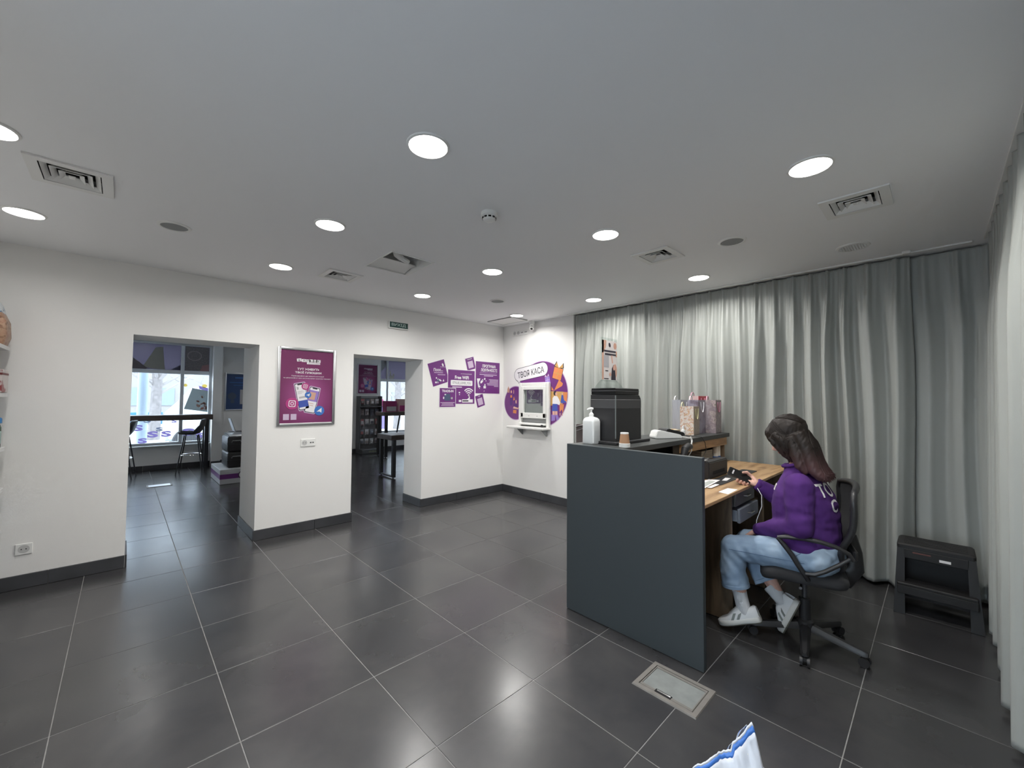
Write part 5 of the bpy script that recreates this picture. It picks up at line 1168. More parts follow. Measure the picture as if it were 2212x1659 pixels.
# sneakers
SHOE = mat('sneaker_white', (0.72, 0.73, 0.74), 0.5, noise_amt=0.04); SOLE = mat('sneaker_sole', (0.66, 0.66, 0.63), 0.6); TREAD = mat('sneaker_tread', (0.14, 0.135, 0.11), 0.8); STRIPE = mat('stripe_grey', (0.22, 0.24, 0.23), 0.5)
def sneaker(heel, toe, upv, label):
    ax = (toe-heel); L = ax.length; ax.normalize(); upv = (upv-ax*upv.dot(ax)).normalized(); sd = ax.cross(upv)
    P3 = lambda s_, w, h_: heel + ax*(s_*L) + sd*w + upv*h_
    sh = bpy.data.objects.new('sneaker', None); COL.objects.link(sh); sh.parent = person; sh['label'] = label
    prof = [(0.0, 0.018), (0.03, 0.030), (0.12, 0.036), (0.30, 0.035), (0.45, 0.038), (0.62, 0.046), (0.78, 0.047), (0.90, 0.038), (0.97, 0.024), (1.0, 0.010)]
    def outline(g, h_): return [P3(s_, (w+g), h_) for s_, w in prof] + [P3(s_, -(w+g), h_) for s_, w in reversed(prof)]
    b = B(); b.ring_loft([outline(0.0, 0.006), outline(0.004, 0.012), outline(0.004, 0.030), outline(-0.001, 0.036)]); plink('midsole', b.mesh(50), SOLE, sh).parent = sh
    b = B(); b.ring_loft([outline(-0.004, 0.0), outline(0.001, 0.007)]); plink('tread', b.mesh(50), TREAD, sh).parent = sh
    top = [(0.005, 0.022, 0.092), (0.06, 0.030, 0.098), (0.16, 0.034, 0.090), (0.27, 0.034, 0.086), (0.38, 0.037, 0.104), (0.48, 0.040, 0.098), (0.60, 0.044, 0.080), (0.75, 0.045, 0.056), (0.88, 0.037, 0.050), (0.96, 0.024, 0.044), (0.995, 0.009, 0.038)]
    rings = []
    for s_, w, h_ in top:
        ring = []
        for k in range(13):
            a_ = PI*k/12; ex = 0.62
            cw = math.copysign(abs(math.cos(a_))**ex, math.cos(a_)); ring.append(P3(s_, w*cw, 0.030+(h_-0.030)*(math.sin(a_)**ex if math.sin(a_) > 0 else 0)))
        rings.append(ring)
    b = B(); b.ring_loft(rings, cap=False, closed=False); f0 = b.bm.faces; plink('upper', b.mesh(60), SHOE, sh).parent = sh
    for s_ in (0.40, 0.53):
        for sg_ in (-1, 1):
            rows = []
            for j in range(5):
                v = j/4; wl = 0.0385+0.004*(s_-0.4)*8; pts_ = []
                for ds in (0.0, 0.068): pts_.append(P3(s_+ds+0.10*v*-1+0.05, sg_*(wl*(1.04-0.22*v*v)+0.0025), 0.036+0.036*v))
                rows.append(pts_)
            b = B(); vs_ = [p for r_ in rows for p in r_]; b.raw(vs_, [(2*j, 2*j+1, 2*j+3, 2*j+2) for j in range(4)]); plink('stripe', b.mesh(180), STRIPE, sh).parent = sh
    b = B()
    for k in range(5):
        s_ = 0.42+0.055*k; hh = 0.103-0.0055*k*1.5; b.tube([P3(s_, -0.022, hh-0.010), P3(s_+0.01, 0, hh+0.003), P3(s_, 0.022, hh-0.010)], 0.003, 6)
    plink('laces', b.mesh(60), SHOE, sh).parent = sh
    sh.location = (0, 0, 0)
sneaker(LHEEL, LTOE, V_((0, 0.3, 1)), 'white sneaker with two grey stripes, front foot')
sneaker(RHEEL, RTOE, V_((-0.02, 1, 0.35)), 'white sneaker tipped up on its toe, rear foot')

# hair
HAIR = bpy.data.materials.new('hair_brown'); HAIR.use_nodes = True
nt = HAIR.node_tree; pb_ = nt.nodes['Principled BSDF']; pb_.inputs['Roughness'].default_value = 0.5; pb_.inputs['Specular IOR Level'].default_value = 0.3
tc_ = nt.nodes.new('ShaderNodeTexCoord'); sx_ = nt.nodes.new('ShaderNodeSeparateXYZ'); nt.links.new(tc_.outputs['Object'], sx_.inputs[0])
nz = nt.nodes.new('ShaderNodeTexNoise'); nz.inputs['Scale'].default_value = 9; nt.links.new(tc_.outputs['Object'], nz.inputs['Vector'])
ad_ = nt.nodes.new('ShaderNodeMath'); ad_.operation = 'MULTIPLY_ADD'; ad_.inputs[1].default_value = 0.14; nt.links.new(nz.outputs['Fac'], ad_.inputs[0]); nt.links.new(sx_.outputs['Z'], ad_.inputs[2])
cr_ = nt.nodes.new('ShaderNodeValToRGB'); mr_ = nt.nodes.new('ShaderNodeMapRange'); mr_.inputs['From Min'].default_value = 1.08; mr_.inputs['From Max'].default_value = 1.34
nt.links.new(ad_.outputs[0], mr_.inputs['Value']); nt.links.new(mr_.outputs['Result'], cr_.inputs['Fac'])
cr_.color_ramp.elements[0].color = (0.085, 0.040, 0.042, 1); cr_.color_ramp.elements[1].color = (0.017, 0.012, 0.010, 1); cr_.color_ramp.elements[0].position = 0.1; cr_.color_ramp.elements[1].position = 0.75
nt.links.new(cr_.outputs['Color'], pb_.inputs['Base Color'])
b = B()
b.ell(hc(0, -0.018, 0.040), (0.090, 0.112, 0.098), HR, 28, 18)          # crown
b.ell(hc(0, 0.062, 0.058), (0.070, 0.045, 0.045), HR)                   # fringe
b.ell(hc(0, 0.088, 0.034), (0.056, 0.020, 0.040), HR)
for s_ in (-1, 1):
    b.tube([hc(s_*0.070, 0.050, 0.050), hc(s_*0.084, 0.030, 0.0), hc(s_*0.080, 0.028, -0.05), hc(s_*0.072, 0.035, -0.10), hc(s_*0.055, 0.045, -0.145)], [0.026, 0.028, 0.030, 0.028, 0.010], 14)
    b.tube([hc(s_*0.060, 0.085, 0.035), hc(s_*0.068, 0.080, 0.0), hc(s_*0.066, 0.070, -0.045), hc(s_*0.055, 0.066, -0.09), hc(s_*0.045, 0.060, -0.125)], [0.014, 0.018, 0.018, 0.016, 0.005], 12)
for dx in (-0.085, -0.045, 0.0, 0.045, 0.085):
    b.tube([V_((3.075+dx*0.8, 0.600, 1.30)), V_((3.075+dx*0.9, 0.560, 1.22)), V_((3.075+dx, 0.535, 1.14)), V_((3.075+dx*1.15, 0.510, 1.08)), V_((3.075+dx*1.2, 0.478, 1.048)), V_((3.075+dx*1.15, 0.448, 1.030))], [0.040, 0.042, 0.040, 0.034, 0.026, 0.006], 14)
for s_ in (-1, 1):
    b.tube([hc(s_*0.078, -0.02, 0.0), V_((3.075-s_*-0.0+s_*0.088, 0.600, 1.17)), V_((3.075+s_*0.100, 0.580, 1.10)), V_((3.075+s_*0.11, 0.55, 1.055))], [0.030, 0.036, 0.030, 0.008], 14)
me = remeshed(b, 0.0045, 14, 0.5)
bmx = bmesh.new(); bmx.from_mesh(me); bmx.normal_update()
for v in bmx.verts: v.co += v.normal*(0.0022*noise.noise(V_((v.co.x*55, (v.co.y+v.co.z*0.45)*50, v.co.z*6))) + 0.0018*noise.noise(V_((v.co.x*110, (v.co.y+v.co.z*0.45)*110, v.co.z*8))))
bmx.to_mesh(me); bmx.free(); hair_bvh = BVHTree.FromPolygons([v.co.copy() for v in me.vertices], [tuple(p.vertices) for p in me.polygons])
hair = plink('hair', me, HAIR)
rnd = random.Random(5); b = B()
def cling(p, off):
    loc, nor, idx, dist = hair_bvh.find_nearest(p); return loc+nor*off if loc is not None else p
for k in range(520):      # loose strands over the hair mass
    th = rnd.uniform(-1, 1); x_ = 3.075+0.085*th
    if k % 3 == 0:
        s_ = -1 if rnd.random() < 0.75 else 1
        path = [hc(s_*0.02, 0.02, 0.135), hc(s_*0.07, 0.045+rnd.uniform(-.05, .03), 0.07), hc(s_*0.088, 0.03+rnd.uniform(-.06, .03), -0.01), hc(s_*0.083, 0.03+rnd.uniform(-.06, .03), -0.07), hc(s_*0.065, 0.045+rnd.uniform(-.05, .02), -0.14)]
    else:
        path = [hc(-th*0.03, 0.0, 0.135), hc(-th*0.08, -0.09, 0.09), V_((x_, 0.535, 1.24)), V_((x_, 0.505, 1.14)), V_((x_*1.0+0.02*th, 0.475, 1.07)), V_((x_+0.03*th, 0.448+rnd.uniform(-.02, .03), 1.035+rnd.uniform(-.02, .03)))]
    fine = []
    for i in range(len(path)-1):
        for j in range(4): fine.append(path[i].lerp(path[i+1], j/4))
    fine.append(path[-1]); offs = rnd.uniform(0.000, 0.004); fine = [cling(p, offs) for p in fine[:-2]] + [cling(fine[-2], offs+0.003), cling(fine[-1], offs+0.012)*0.6+fine[-1]*0.4]
    b.tube(fine, [0.0011]*(len(fine)-1)+[0.0003], 4)
b.tube([V_((3.02, 0.53, 1.22)), V_((3.01, 0.50, 1.215)), V_((3.0, 0.475, 1.225))], [0.002, 0.0012, 0.0004], 4)
plink('hair_strands', b.mesh(180), HAIR, hair).parent = hair

# phone in the hand and its cable
t = thing('smartphone', 'black smartphone held in the right hand', 'phone', tuple(PC))
M_ = Matrix((l_, a_x, n_)).transposed().to_4x4()
ctr = a_x*0.038 - l_*0.002 + n_*0.0085
b = B(); b.prism(rrect(-0.037, 0.037, -0.077, 0.077, 0.010), -0.0042, 0.0042, Matrix.Translation(ctr) @ M_); b.build('body', BLACK, t, smooth=None)
b = B(); b.prism(rrect(-0.034, 0.034, -0.073, 0.073, 0.008), 0.0042, 0.0047, Matrix.Translation(ctr) @ M_); scr_ = b.build('screen', BLACKGLOSS, t, smooth=None)
b = B(); b.prism(rrect(-0.020, 0.020, 0.040, 0.050, 0.002), 0.0047, 0.0050, Matrix.Translation(ctr) @ M_); b.build('screen_mark', P['grey'], t, smooth=None)
t = thing('charging_cable', 'white charging cable hanging from the phone', 'cable', (0, 0, 0))
e0 = PC+ctr-a_x*0.077
b = B(); b.tube([e0, e0-a_x*0.02+V_((-0.004, 0, 0)), e0+V_((-0.03, -0.045, -0.045)), e0+V_((-0.05, -0.075, -0.085)), e0+V_((-0.05, -0.075, -0.16)), e0+V_((-0.04, -0.04, -0.26)), V_((3.12, 0.875, 0.50)), V_((3.10, 1.02, 0.25)), V_((3.12, 1.10, 0.004))], [0.0045, 0.003, 0.0026, 0.0026, 0.0026, 0.0026, 0.0026, 0.0026, 0.0026], 8); b.build('cord', WHITE, t)
# ------------------------------------------------------------------ step stool at the curtain
STOOL = mat('stool_black', (0.013, 0.0125, 0.013), 0.55, bump=0.08, bump_scale=250)
t = thing('step_stool', 'black plastic two-step stool by the curtains', 'step stool', (4.20, 0.035, 0))
# local x = depth (front at -x), y across
hw, top, d0, d1 = 0.185, 0.485, -0.12, 0.13
def leg_side(sy):
    b = B()
    yt, yb = sy*hw, sy*(hw+0.028)
    pts_f = [(d0-0.03, yb, 0.002), (d0+0.0, yt, top-0.03)]; th = 0.045*-sy
    # tapered side wall
    A = [(d0-0.05, yb, 0.002), (d1+0.03, yb, 0.002), (d1, yt, top-0.02), (d0+0.005, yt, top-0.02)]
    Bq = [(x, y+th*0.35, z) for x, y, z in A]
    b.ring_loft([A, Bq]); return b
for sy in (-1, 1): leg_side(sy).build('side_wall', STOOL, t, smooth=None)
for sy in (-1, 1):
    b = B(); y0, y1 = sorted((sy*(hw-0.035), sy*(hw+0.004))); yb0, yb1 = sorted((sy*(hw-0.03), sy*(hw+0.03)))
    b.ring_loft([[(d0-0.055, yb0, 0.002), (d0-0.055, yb1, 0.002), (d0-0.03, yb1, 0.002), (d0-0.03, yb0, 0.002)], [(d0-0.004, y0, top-0.03), (d0-0.004, y1, top-0.03), (d0+0.02, y1, top-0.03), (d0+0.02, y0, top-0.03)]]); b.build('front_leg', STOOL, t, smooth=None)
b = B(); rings = []
for z, gx, gy in ((top-0.035, 0.004, 0.006), (top-0.012, 0.004, 0.006), (top-0.002, -0.006, -0.004), (top, -0.016, -0.014)):
    rings.append([(x, y, z) for x, y in rrect(d0-0.004-gx, d1+gx, -hw-gy, hw+gy, 0.018)])
b.ring_loft(rings); b.build('top_step', STOOL, t, smooth=30)
b = B()
for k in range(5): b.box(d0+0.02+k*0.045, d0+0.045+k*0.045, -hw+0.03, hw-0.03, top-0.0005, top+0.0025, bev=0.001)
b.build('grip_rib', STOOL, t, smooth=None)
b = B(); b.box(d0-0.012, d0+0.006, -hw+0.03, hw-0.03, top-0.10, top-0.036, bev=0.003); b.build('apron', STOOL, t, smooth=None)
b = B(); b.box(d0-0.075, d0+0.06, -hw-0.006, hw+0.006, 0.205, 0.225, bev=0.005); b.box(d0-0.075, d0-0.060, -hw-0.006, hw+0.006, 0.15, 0.206, bev=0.003); b.build('lower_step', STOOL, t, smooth=None)
b = B(); b.box(d1-0.012, d1+0.005, -hw, hw, 0.03, top-0.03); b.build('back_wall', STOOL, t, smooth=None)
b = B(); b.box(d0-0.014, d0-0.0115, -0.075, -0.020, top-0.085, top-0.068); b.build('white_label', WHITEPAPER, t, smooth=None)
b = B(); b.box(d0-0.0135, d0-0.0115, 0.02, 0.11, top-0.058, top-0.050); b.build('red_label', mat('dull_red', (0.16, 0.06, 0.05), 0.5), t, smooth=None)

# ------------------------------------------------------------------ floor box near the counter
t = thing('floor_box', 'beige floor socket box with grey lid in front of the counter', 'floor box', (2.114, 0.981, 0))
BEIGE = mat('floor_box_beige', (0.19, 0.178, 0.165), 0.5, noise_amt=0.1, noise_scale=20)
w2_, d2_ = 0.129, 0.167
def ringrect(b, a, c, z0, z1): # frame between outer a and inner c
    b.ring_loft([[(-a[0], -a[1], z0), (a[0], -a[1], z0), (a[0], a[1], z0), (-a[0], a[1], z0)], [(-a[0]+0.003, -a[1]+0.003, z1), (a[0]-0.003, -a[1]+0.003, z1), (a[0]-0.003, a[1]-0.003, z1), (-a[0]+0.003, a[1]-0.003, z1)],
                 [(-c[0], -c[1], z1), (c[0], -c[1], z1), (c[0], c[1], z1), (-c[0], c[1], z1)], [(-c[0], -c[1], z0), (c[0], -c[1], z0), (c[0], c[1], z0), (-c[0], c[1], z0)]], cap=False)
b = B(); ringrect(b, (w2_, d2_), (w2_-0.026, d2_-0.026), 0.0005, 0.007); b.build('frame', BEIGE, t, smooth=None)
b = B(); ringrect(b, (w2_-0.028, d2_-0.028), (w2_-0.045, d2_-0.036), 0.0005, 0.0065); b.build('lid_edge', BEIGE, t, smooth=None)
b = B(); b.box(-(w2_-0.045), w2_-0.046, -(d2_-0.037), d2_-0.037, 0.0005, 0.0035); b.build('lid_plate', mat('floor_box_grey', (0.225, 0.24, 0.236), 0.4, noise_amt=0.15, noise_scale=14), t, smooth=None)
b = B(); b.box(-w2_+0.030, -w2_+0.052, -0.03, 0.055, 0.002, 0.0074); b.build('handle_well', DARK, t, smooth=None)
b = B(); b.tube([(-w2_+0.041, -0.025, 0.009), (-w2_+0.040, 0.01, 0.010), (-w2_+0.042, 0.045, 0.009)], 0.003, 8); b.build('handle', CHROME, t)

# ------------------------------------------------------------------ plastic bag on the floor at the lower edge
BAGM = mat('bag_white_film', (0.72, 0.74, 0.80), 0.35, noise_amt=0.08, noise_scale=8)
BAGB = mat('bag_blue_edge', (0.06, 0.20, 0.62), 0.35)
t = thing('plastic_bag', 'crumpled white plastic bag with blue scalloped edge on the floor', 'plastic bag', (1.542, 0.49, 0))
# rim drawn as a jagged line from the low left corner to the high tip and down the right side
axis = Vector((0.72, -0.69, 0)); back = Vector((0.69, 0.72, 0))
front = []; 
rim_pts = [(-0.165, 0.262), (-0.155, 0.278), (-0.128, 0.290), (-0.105, 0.303), (-0.080, 0.312), (-0.055, 0.320), (-0.036, 0.330), (-0.026, 0.350), (-0.010, 0.367), (0.005, 0.378), (0.014, 0.397), (0.026, 0.412), (0.036, 0.420), (0.041, 0.410), (0.045, 0.36), (0.048, 0.32), (0.058, 0.29), (0.085, 0.26)]
def bagpt(u, z, off):
    n = noise.noise(V_((u*16, z*14, 3.7+off*8)))*0.014 + noise.noise(V_((u*45, z*22, 1.3+off*8)))*0.007
    return axis*u + back*(off+n) + V_((0, 0, z))
rim = []
for (u0, z0), (u1, z1) in zip(rim_pts[:-1], rim_pts[1:]):
    for k in range(3): f_ = k/3; rim.append((u0+(u1-u0)*f_, z0+(z1-z0)*f_+0.002*math.sin((u0+(u1-u0)*f_)*420)))
rim.append(rim_pts[-1])
cols_ = [(u, z, 0) for u, z in rim] + [(u*0.96, z-0.03, 1) for u, z in reversed(rim)]
def bag_rows(vs_list):
    verts = []; faces = []; nC = len(cols_)
    for v in vs_list:
        for (u, ztop, sd) in cols_:
            z = ztop*(1-v)+0.004*v
            bulge = 0.012+0.085*math.sin(PI*min(v*0.75, 1)) * math.sqrt(max(0.05, 1-(u/0.19)**2))
            verts.append(tuple(bagpt(u*(1+0.25*v)+0.02*v, z, (bulge if sd else -bulge))))
    for r in range(len(vs_list)-1):
        for c in range(nC): faces.append((r*nC+c, r*nC+(c+1) % nC, (r+1)*nC+(c+1) % nC, (r+1)*nC+c))
    if vs_list[-1] == 1: faces.append(tuple((len(vs_list)-1)*nC+c for c in range(nC)))
    me = bpy.data.meshes.new('bag'); me.from_pydata(verts, [], faces); me.polygons.foreach_set('use_smooth', [True]*len(me.polygons)); return me
for nm, m_, vl in (('white_fringe', BAGM, [0, 0.02]), ('blue_edge', BAGB, [0.02, 0.04, 0.058]), ('film', BAGM, [0.058+0.942*k/26 for k in range(26)]+[1])):
    link(nm, bag_rows(vl), m_, t).modifiers.new('s', 'SOLIDIFY').thickness = 0.0008
b = B(); b.ell(bagpt(0.012, 0.330, -0.034), (0.007, 0.007, 0.008)); b.build('white_dot', WHITE, t)

# ------------------------------------------------------------------ product shelves at the left edge
t = thing('shelf_unit', 'white shelving unit with products at the left edge', 'shelf', (-1.0, 3.9, 0))
SH = mat('shelf_white', (0.66, 0.66, 0.66), 0.45); SHB = mat('shelf_back_grey', (0.34, 0.35, 0.36), 0.5)
SHZ = [0.12, 0.49, 0.80, 1.11, 1.515, 1.865]
for z in SHZ:
    b = B(); b.box(0.012, 0.362, -1.0, 0.985, z-0.030, z, bev=0.002); b.build('shelf_board', SH, t, smooth=None)
b = B(); b.box(0.001, 0.011, -1.0, 0.985, 0.002, 2.25); b.build('back_panel', SHB, t, smooth=None)
for y in (-0.99, 0.975):
    b = B(); b.box(0.012, 0.05, y-0.012, y+0.010, 0.002, 2.25, bev=0.002); b.build('post', SHB, t, smooth=None)
def product(name, label, cat, z, y, fn, x=-0.725, group='products on the left shelves'):
    q = thing(name, label, cat, (x, y, z), group=group); fn(q); return q
def pouch(q):
    b = B(); b.ring_loft([rr_ring(0.06, 0.09, 0.001, 0.02), rr_ring(0.075, 0.11, 0.06, 0.03), rr_ring(0.070, 0.105, 0.17, 0.03), rr_ring(0.045, 0.095, 0.235, 0.02)]); b.build('bag_body', ramp_mat('nut_brown_bag', [(0.35, (0.16, 0.07, 0.035)), (0.5, (0.42, 0.27, 0.18)), (0.65, (0.30, 0.13, 0.08))], 24, 0.4), q, smooth=50)
    b = B(); b.ring_loft([rr_ring(0.046, 0.096, 0.225, 0.02), rr_ring(0.03, 0.10, 0.30, 0.014), rr_ring(0.008, 0.10, 0.335, 0.004)]); b.build('checked_top', ramp_mat('blue_check', [(0.0, (0.05, 0.16, 0.30)), (0.45, (0.06, 0.20, 0.36)), (0.5, (0.6, 0.65, 0.68)), (1.0, (0.06, 0.20, 0.36))], 22, 0.4, kind='voronoi'), q, smooth=50)
product('snack_bag', 'brown snack bag with blue checked top on the upper left shelf', 'bag', SHZ[5], 4.74, pouch, -0.70)
def box_red(q):
    b = B(); b.box(-0.08, 0.095, -0.11, 0.11, 0.001, 0.17, bev=0.006); b.build('pack', ramp_mat('red_white_pack', [(0.40, (0.55, 0.50, 0.48)), (0.52, (0.50, 0.45, 0.44)), (0.58, (0.24, 0.05, 0.05))], 14, 0.4), q, smooth=None)
    b = B(); b.box(-0.081, 0.096, -0.111, 0.111, 0.13, 0.145); b.build('band', mat('maroon', (0.15, 0.03, 0.03), 0.5), q, smooth=None)
product('food_pack', 'white and maroon food pack on the second left shelf', 'pack', SHZ[4], 4.71, box_red)
def tin(q):
    b = B(); b.lathe([(0.05, 0.001), (0.052, 0.004), (0.052, 0.085), (0.05, 0.09)], seg=24); b.build('tin_body', mat('tin_grey', (0.22, 0.23, 0.23), 0.35, metal=0.4), q)
    b = B(); b.lathe([(0.053, 0.085), (0.053, 0.098), (0.05, 0.10)], seg=24); b.build('lid', GREY, q)
product('tin_can', 'grey tin standing on the maroon food pack', 'tin', SHZ[4]+0.171, 4.72, tin)
def bluejar(q):
    b = B(); b.lathe([(0.038, 0.001), (0.04, 0.005), (0.04, 0.15), (0.03, 0.18)], seg=24); b.build('glass_body', mat('green_bottle', (0.05, 0.09, 0.06), 0.2), q)
    b = B(); b.lathe([(0.0405, 0.03), (0.041, 0.032), (0.041, 0.12), (0.0405, 0.122)], seg=24); b.build('paper_label', mat('pale_green_label', (0.30, 0.40, 0.38), 0.5), q)
    b = B(); b.lathe([(0.034, 0.178), (0.042, 0.182), (0.042, 0.215), (0.036, 0.222)], seg=24); b.build('blue_lid', mat('lid_blue', (0.03, 0.20, 0.48), 0.4), q)
product('jar', 'green jar with bright blue lid on the third left shelf', 'jar', SHZ[3], 4.80, bluejar, -0.688)
product('jar', 'second green jar with blue lid, further from the wall corner', 'jar', SHZ[3], 4.68, bluejar, -0.688)
def bottle(q):
    b = B(); b.lathe([(0.036, 0.001), (0.038, 0.006), (0.038, 0.15), (0.016, 0.19), (0.014, 0.235)], seg=24); b.build('glass_body', mat('dark_green_glass', (0.03, 0.05, 0.02), 0.12), q)
    b = B(); b.lathe([(0.0385, 0.05), (0.039, 0.052), (0.039, 0.13), (0.0385, 0.132)], seg=24); b.build('paper_label', mat('cream_label', (0.45, 0.42, 0.32), 0.6), q)
    b = B(); b.lathe([(0.0155, 0.225), (0.0155, 0.258), (0.012, 0.261)], seg=16); b.build('cap', BLACK, q)
product('glass_bottle', 'dark green bottle with cream label on the fourth left shelf', 'bottle', SHZ[2], 4.76, bottle, -0.690)
product('glass_bottle', 'dark green bottle behind another on the fourth left shelf', 'bottle', SHZ[2], 4.62, bottle, -0.690)
def water(q):
    b = B(); b.lathe([(0.042, 0.001), (0.046, 0.01), (0.046, 0.06), (0.042, 0.07), (0.046, 0.08), (0.046, 0.16), (0.02, 0.215), (0.014, 0.24)], seg=24); b.build('bottle_body', mat('water_blue', (0.18, 0.28, 0.42), 0.15), q)
    b = B(); b.lathe([(0.0165, 0.235), (0.0165, 0.262), (0.014, 0.264)], seg=16); b.build('cap', mat('cap_blue', (0.05, 0.12, 0.35), 0.4), q)
product('water_bottle', 'clear blue water bottle on the low left shelf', 'bottle', SHZ[1], 4.80, water, -0.695)
product('water_bottle', 'clear blue water bottle on the lowest left shelf', 'bottle', SHZ[0], 4.80, water, -0.695)

# ------------------------------------------------------------------ far room: counter at the window, bar stools, rack, tables
WALNUT = ramp_mat('walnut_edge', [(0.3, (0.06, 0.045, 0.04)), (0.7, (0.11, 0.085, 0.075))], 3, 0.4, stretch=(1, 6, 6))
STEEL = mat('black_steel', (0.03, 0.032, 0.036), 0.4)
t = thing('window_counter', 'long walnut bar counter along the far shop window', 'counter', (0, 0, 0))
b = B(); b.box(-1.3, 1.365, 10.46, 10.90, 1.02, 1.125, bev=0.004); b.build('counter_top', WALNUT, t, smooth=None)
for x in (1.27, -1.2):
    for y in (10.52, 10.80):
        b = B(); b.box(x-0.035, x+0.035, y-0.03, y+0.03, 0.002, 1.02); b.build('leg', STEEL, t, smooth=None)
def bar_stool(label, x, y, rz):
    t = thing('bar_stool', label, 'bar stool', (x, y, 0), (0, 0, rz), group='black bar stools at the far window')
    # seat shell: front at -y local? local -x is the front
    rings = []
    prof = [(-0.20, 0.765, 0.150), (-0.17, 0.755, 0.195), (-0.08, 0.745, 0.215), (0.04, 0.745, 0.220), (0.13, 0.775, 0.222), (0.185, 0.85, 0.220), (0.215, 0.94, 0.205), (0.228, 1.02, 0.165), (0.230, 1.05, 0.11)]
    for px, pz, hw_ in prof:
        ring = []
        for k in range(9):
            a_ = -1+2*k/8; lift = 0.05*abs(a_)**2.5 if pz < 0.9 else 0.0; fwd = -0.07*abs(a_)**2 if pz > 0.77 else 0
            ring.append((px+fwd, a_*hw_, pz+lift))
        rings.append(ring)
    b = B(); b.ring_loft(rings, cap=False, closed=False); o = b.build('seat_shell', STEEL, t, smooth=180); o.modifiers.new('th', 'SOLIDIFY').thickness = 0.012
    for sx in (-1, 1):
        for sy in (-1, 1):
            b = B(); b.tube([(sx*0.10, sy*0.10, 0.74), (sx*0.20, sy*0.20, 0.002)], [0.012, 0.010], 10); b.build('leg', STEEL, t)
    rr = 0.172
    b = B(); b.tube([(rr*math.cos(k*PI/12), rr*math.sin(k*PI/12)*1.0, 0.36) for k in range(24)], 0.006, 8, loop=True); b.build('foot_ring', CHROME, t)
    return t
bar_stool('black bar stool with curved backrest in the middle of the far window', 0.99, 10.16, R(-12))
bar_stool('black bar stool mostly hidden by the left opening edge', -0.02, 10.30, R(-10))
# floor box of the far room
t = thing('floor_box', 'metal floor socket box with bright lid in the far room', 'floor box', (0.48, 9.06, 0))
b = B(); ringrect(b, (0.165, 0.129), (0.14, 0.10), 0.0005, 0.007); b.build('frame', BEIGE, t, smooth=None)
b = B(); b.box(-0.139, 0.139, -0.099, 0.099, 0.0005, 0.004); b.build('lid_plate', ALU, t, smooth=None)
# display cart: dark bags on a white and purple plinth
t = thing('display_plinth', 'low white and purple cardboard plinth in the far room', 'plinth', (1.60, 8.85, 0))
b = B(); b.box(-0.38, 0.45, -0.42, 0.55, 0.002, 0.25, bev=0.004); b.build('carton', mat('plinth_white', (0.55, 0.55, 0.56), 0.5), t, smooth=None)
b = B(); b.box(-0.3815, 0.4515, -0.4215, 0.5515, 0.09, 0.17); b.build('purple_band', PURPLE, t, smooth=None)
q = thing('speech_mark', None, None, (0, -0.4225, 0.14), WALL_A); q.parent = t
flat(q, 'bubble', [disc(0.02, 0.0, 0.14, 0.095, 40), [(-0.06, -0.06), (0.0, -0.08), (-0.04, -0.125)]], P['dark'], 0.0008)
flat(q, 'bubble', [disc(0.02, 0.0, 0.128, 0.083, 40)], P['white'], 0.0014, 0.0004); text(q, 'Х', 0.0, 0.0, 0.07, P['violet'], 0.002, bold=0.02)
def crate(lab, z, y):
    t = thing('black_case', lab, 'case', (1.60, y, z), group='black cases on the plinth')
    b = B(); b.box(-0.26, 0.40, -0.30, 0.30, 0.001, 0.27, bev=0.03, seg=3); b.build('body', BLACK, t)
    b = B(); b.tube([(-0.20, -0.305, 0.17), (-0.19, -0.325, 0.20), (-0.07, -0.325, 0.20), (-0.06, -0.305, 0.17)], 0.008, 8); b.build('handle', GREY, t)
    b = B(); b.box(-0.262, 0.402, -0.304, 0.304, 0.125, 0.133); b.build('seam', STEEL, t, smooth=None)
crate('black hard case lying directly on the cardboard plinth', 0.252, 8.87); crate('black hard case stacked on top of the lower case', 0.524, 8.90)
t = thing('case_lid', 'silver curved lid on the upper black case', 'lid', (1.60, 8.90, 0.795))
b = B(); rings = []
for k in range(9):
    a_ = PI*k/8; rings.append([(-0.22-0.03*math.sin(a_)+0.0, -0.26*math.cos(a_), 0.001+0.05*math.sin(a_)), (0.38, -0.26*math.cos(a_), 0.001+0.05*math.sin(a_)), (0.38, -0.25*math.cos(a_), 0.0), (-0.22, -0.25*math.cos(a_), 0.0)])
b.ring_loft(rings); b.build('lid', ALU, t, smooth=40)
t = thing('tablet', 'thin pale tablet standing on the cases by the pillar', 'tablet', (1.52, 9.10, 0.850))
b = B(); b.box(-0.01, 0.004, -0.12, 0.12, 0.0, 0.26, bev=0.003, mtx=Matrix.Rotation(R(-18), 4, 'Y')); b.build('slab', mat('pale_slab', (0.45, 0.47, 0.5), 0.3), t, smooth=None)
b = B(); b.box(-0.09, 0.12, -0.10, 0.10, -0.004, 0.004); b.build('foot', BLACK, t, smooth=None)

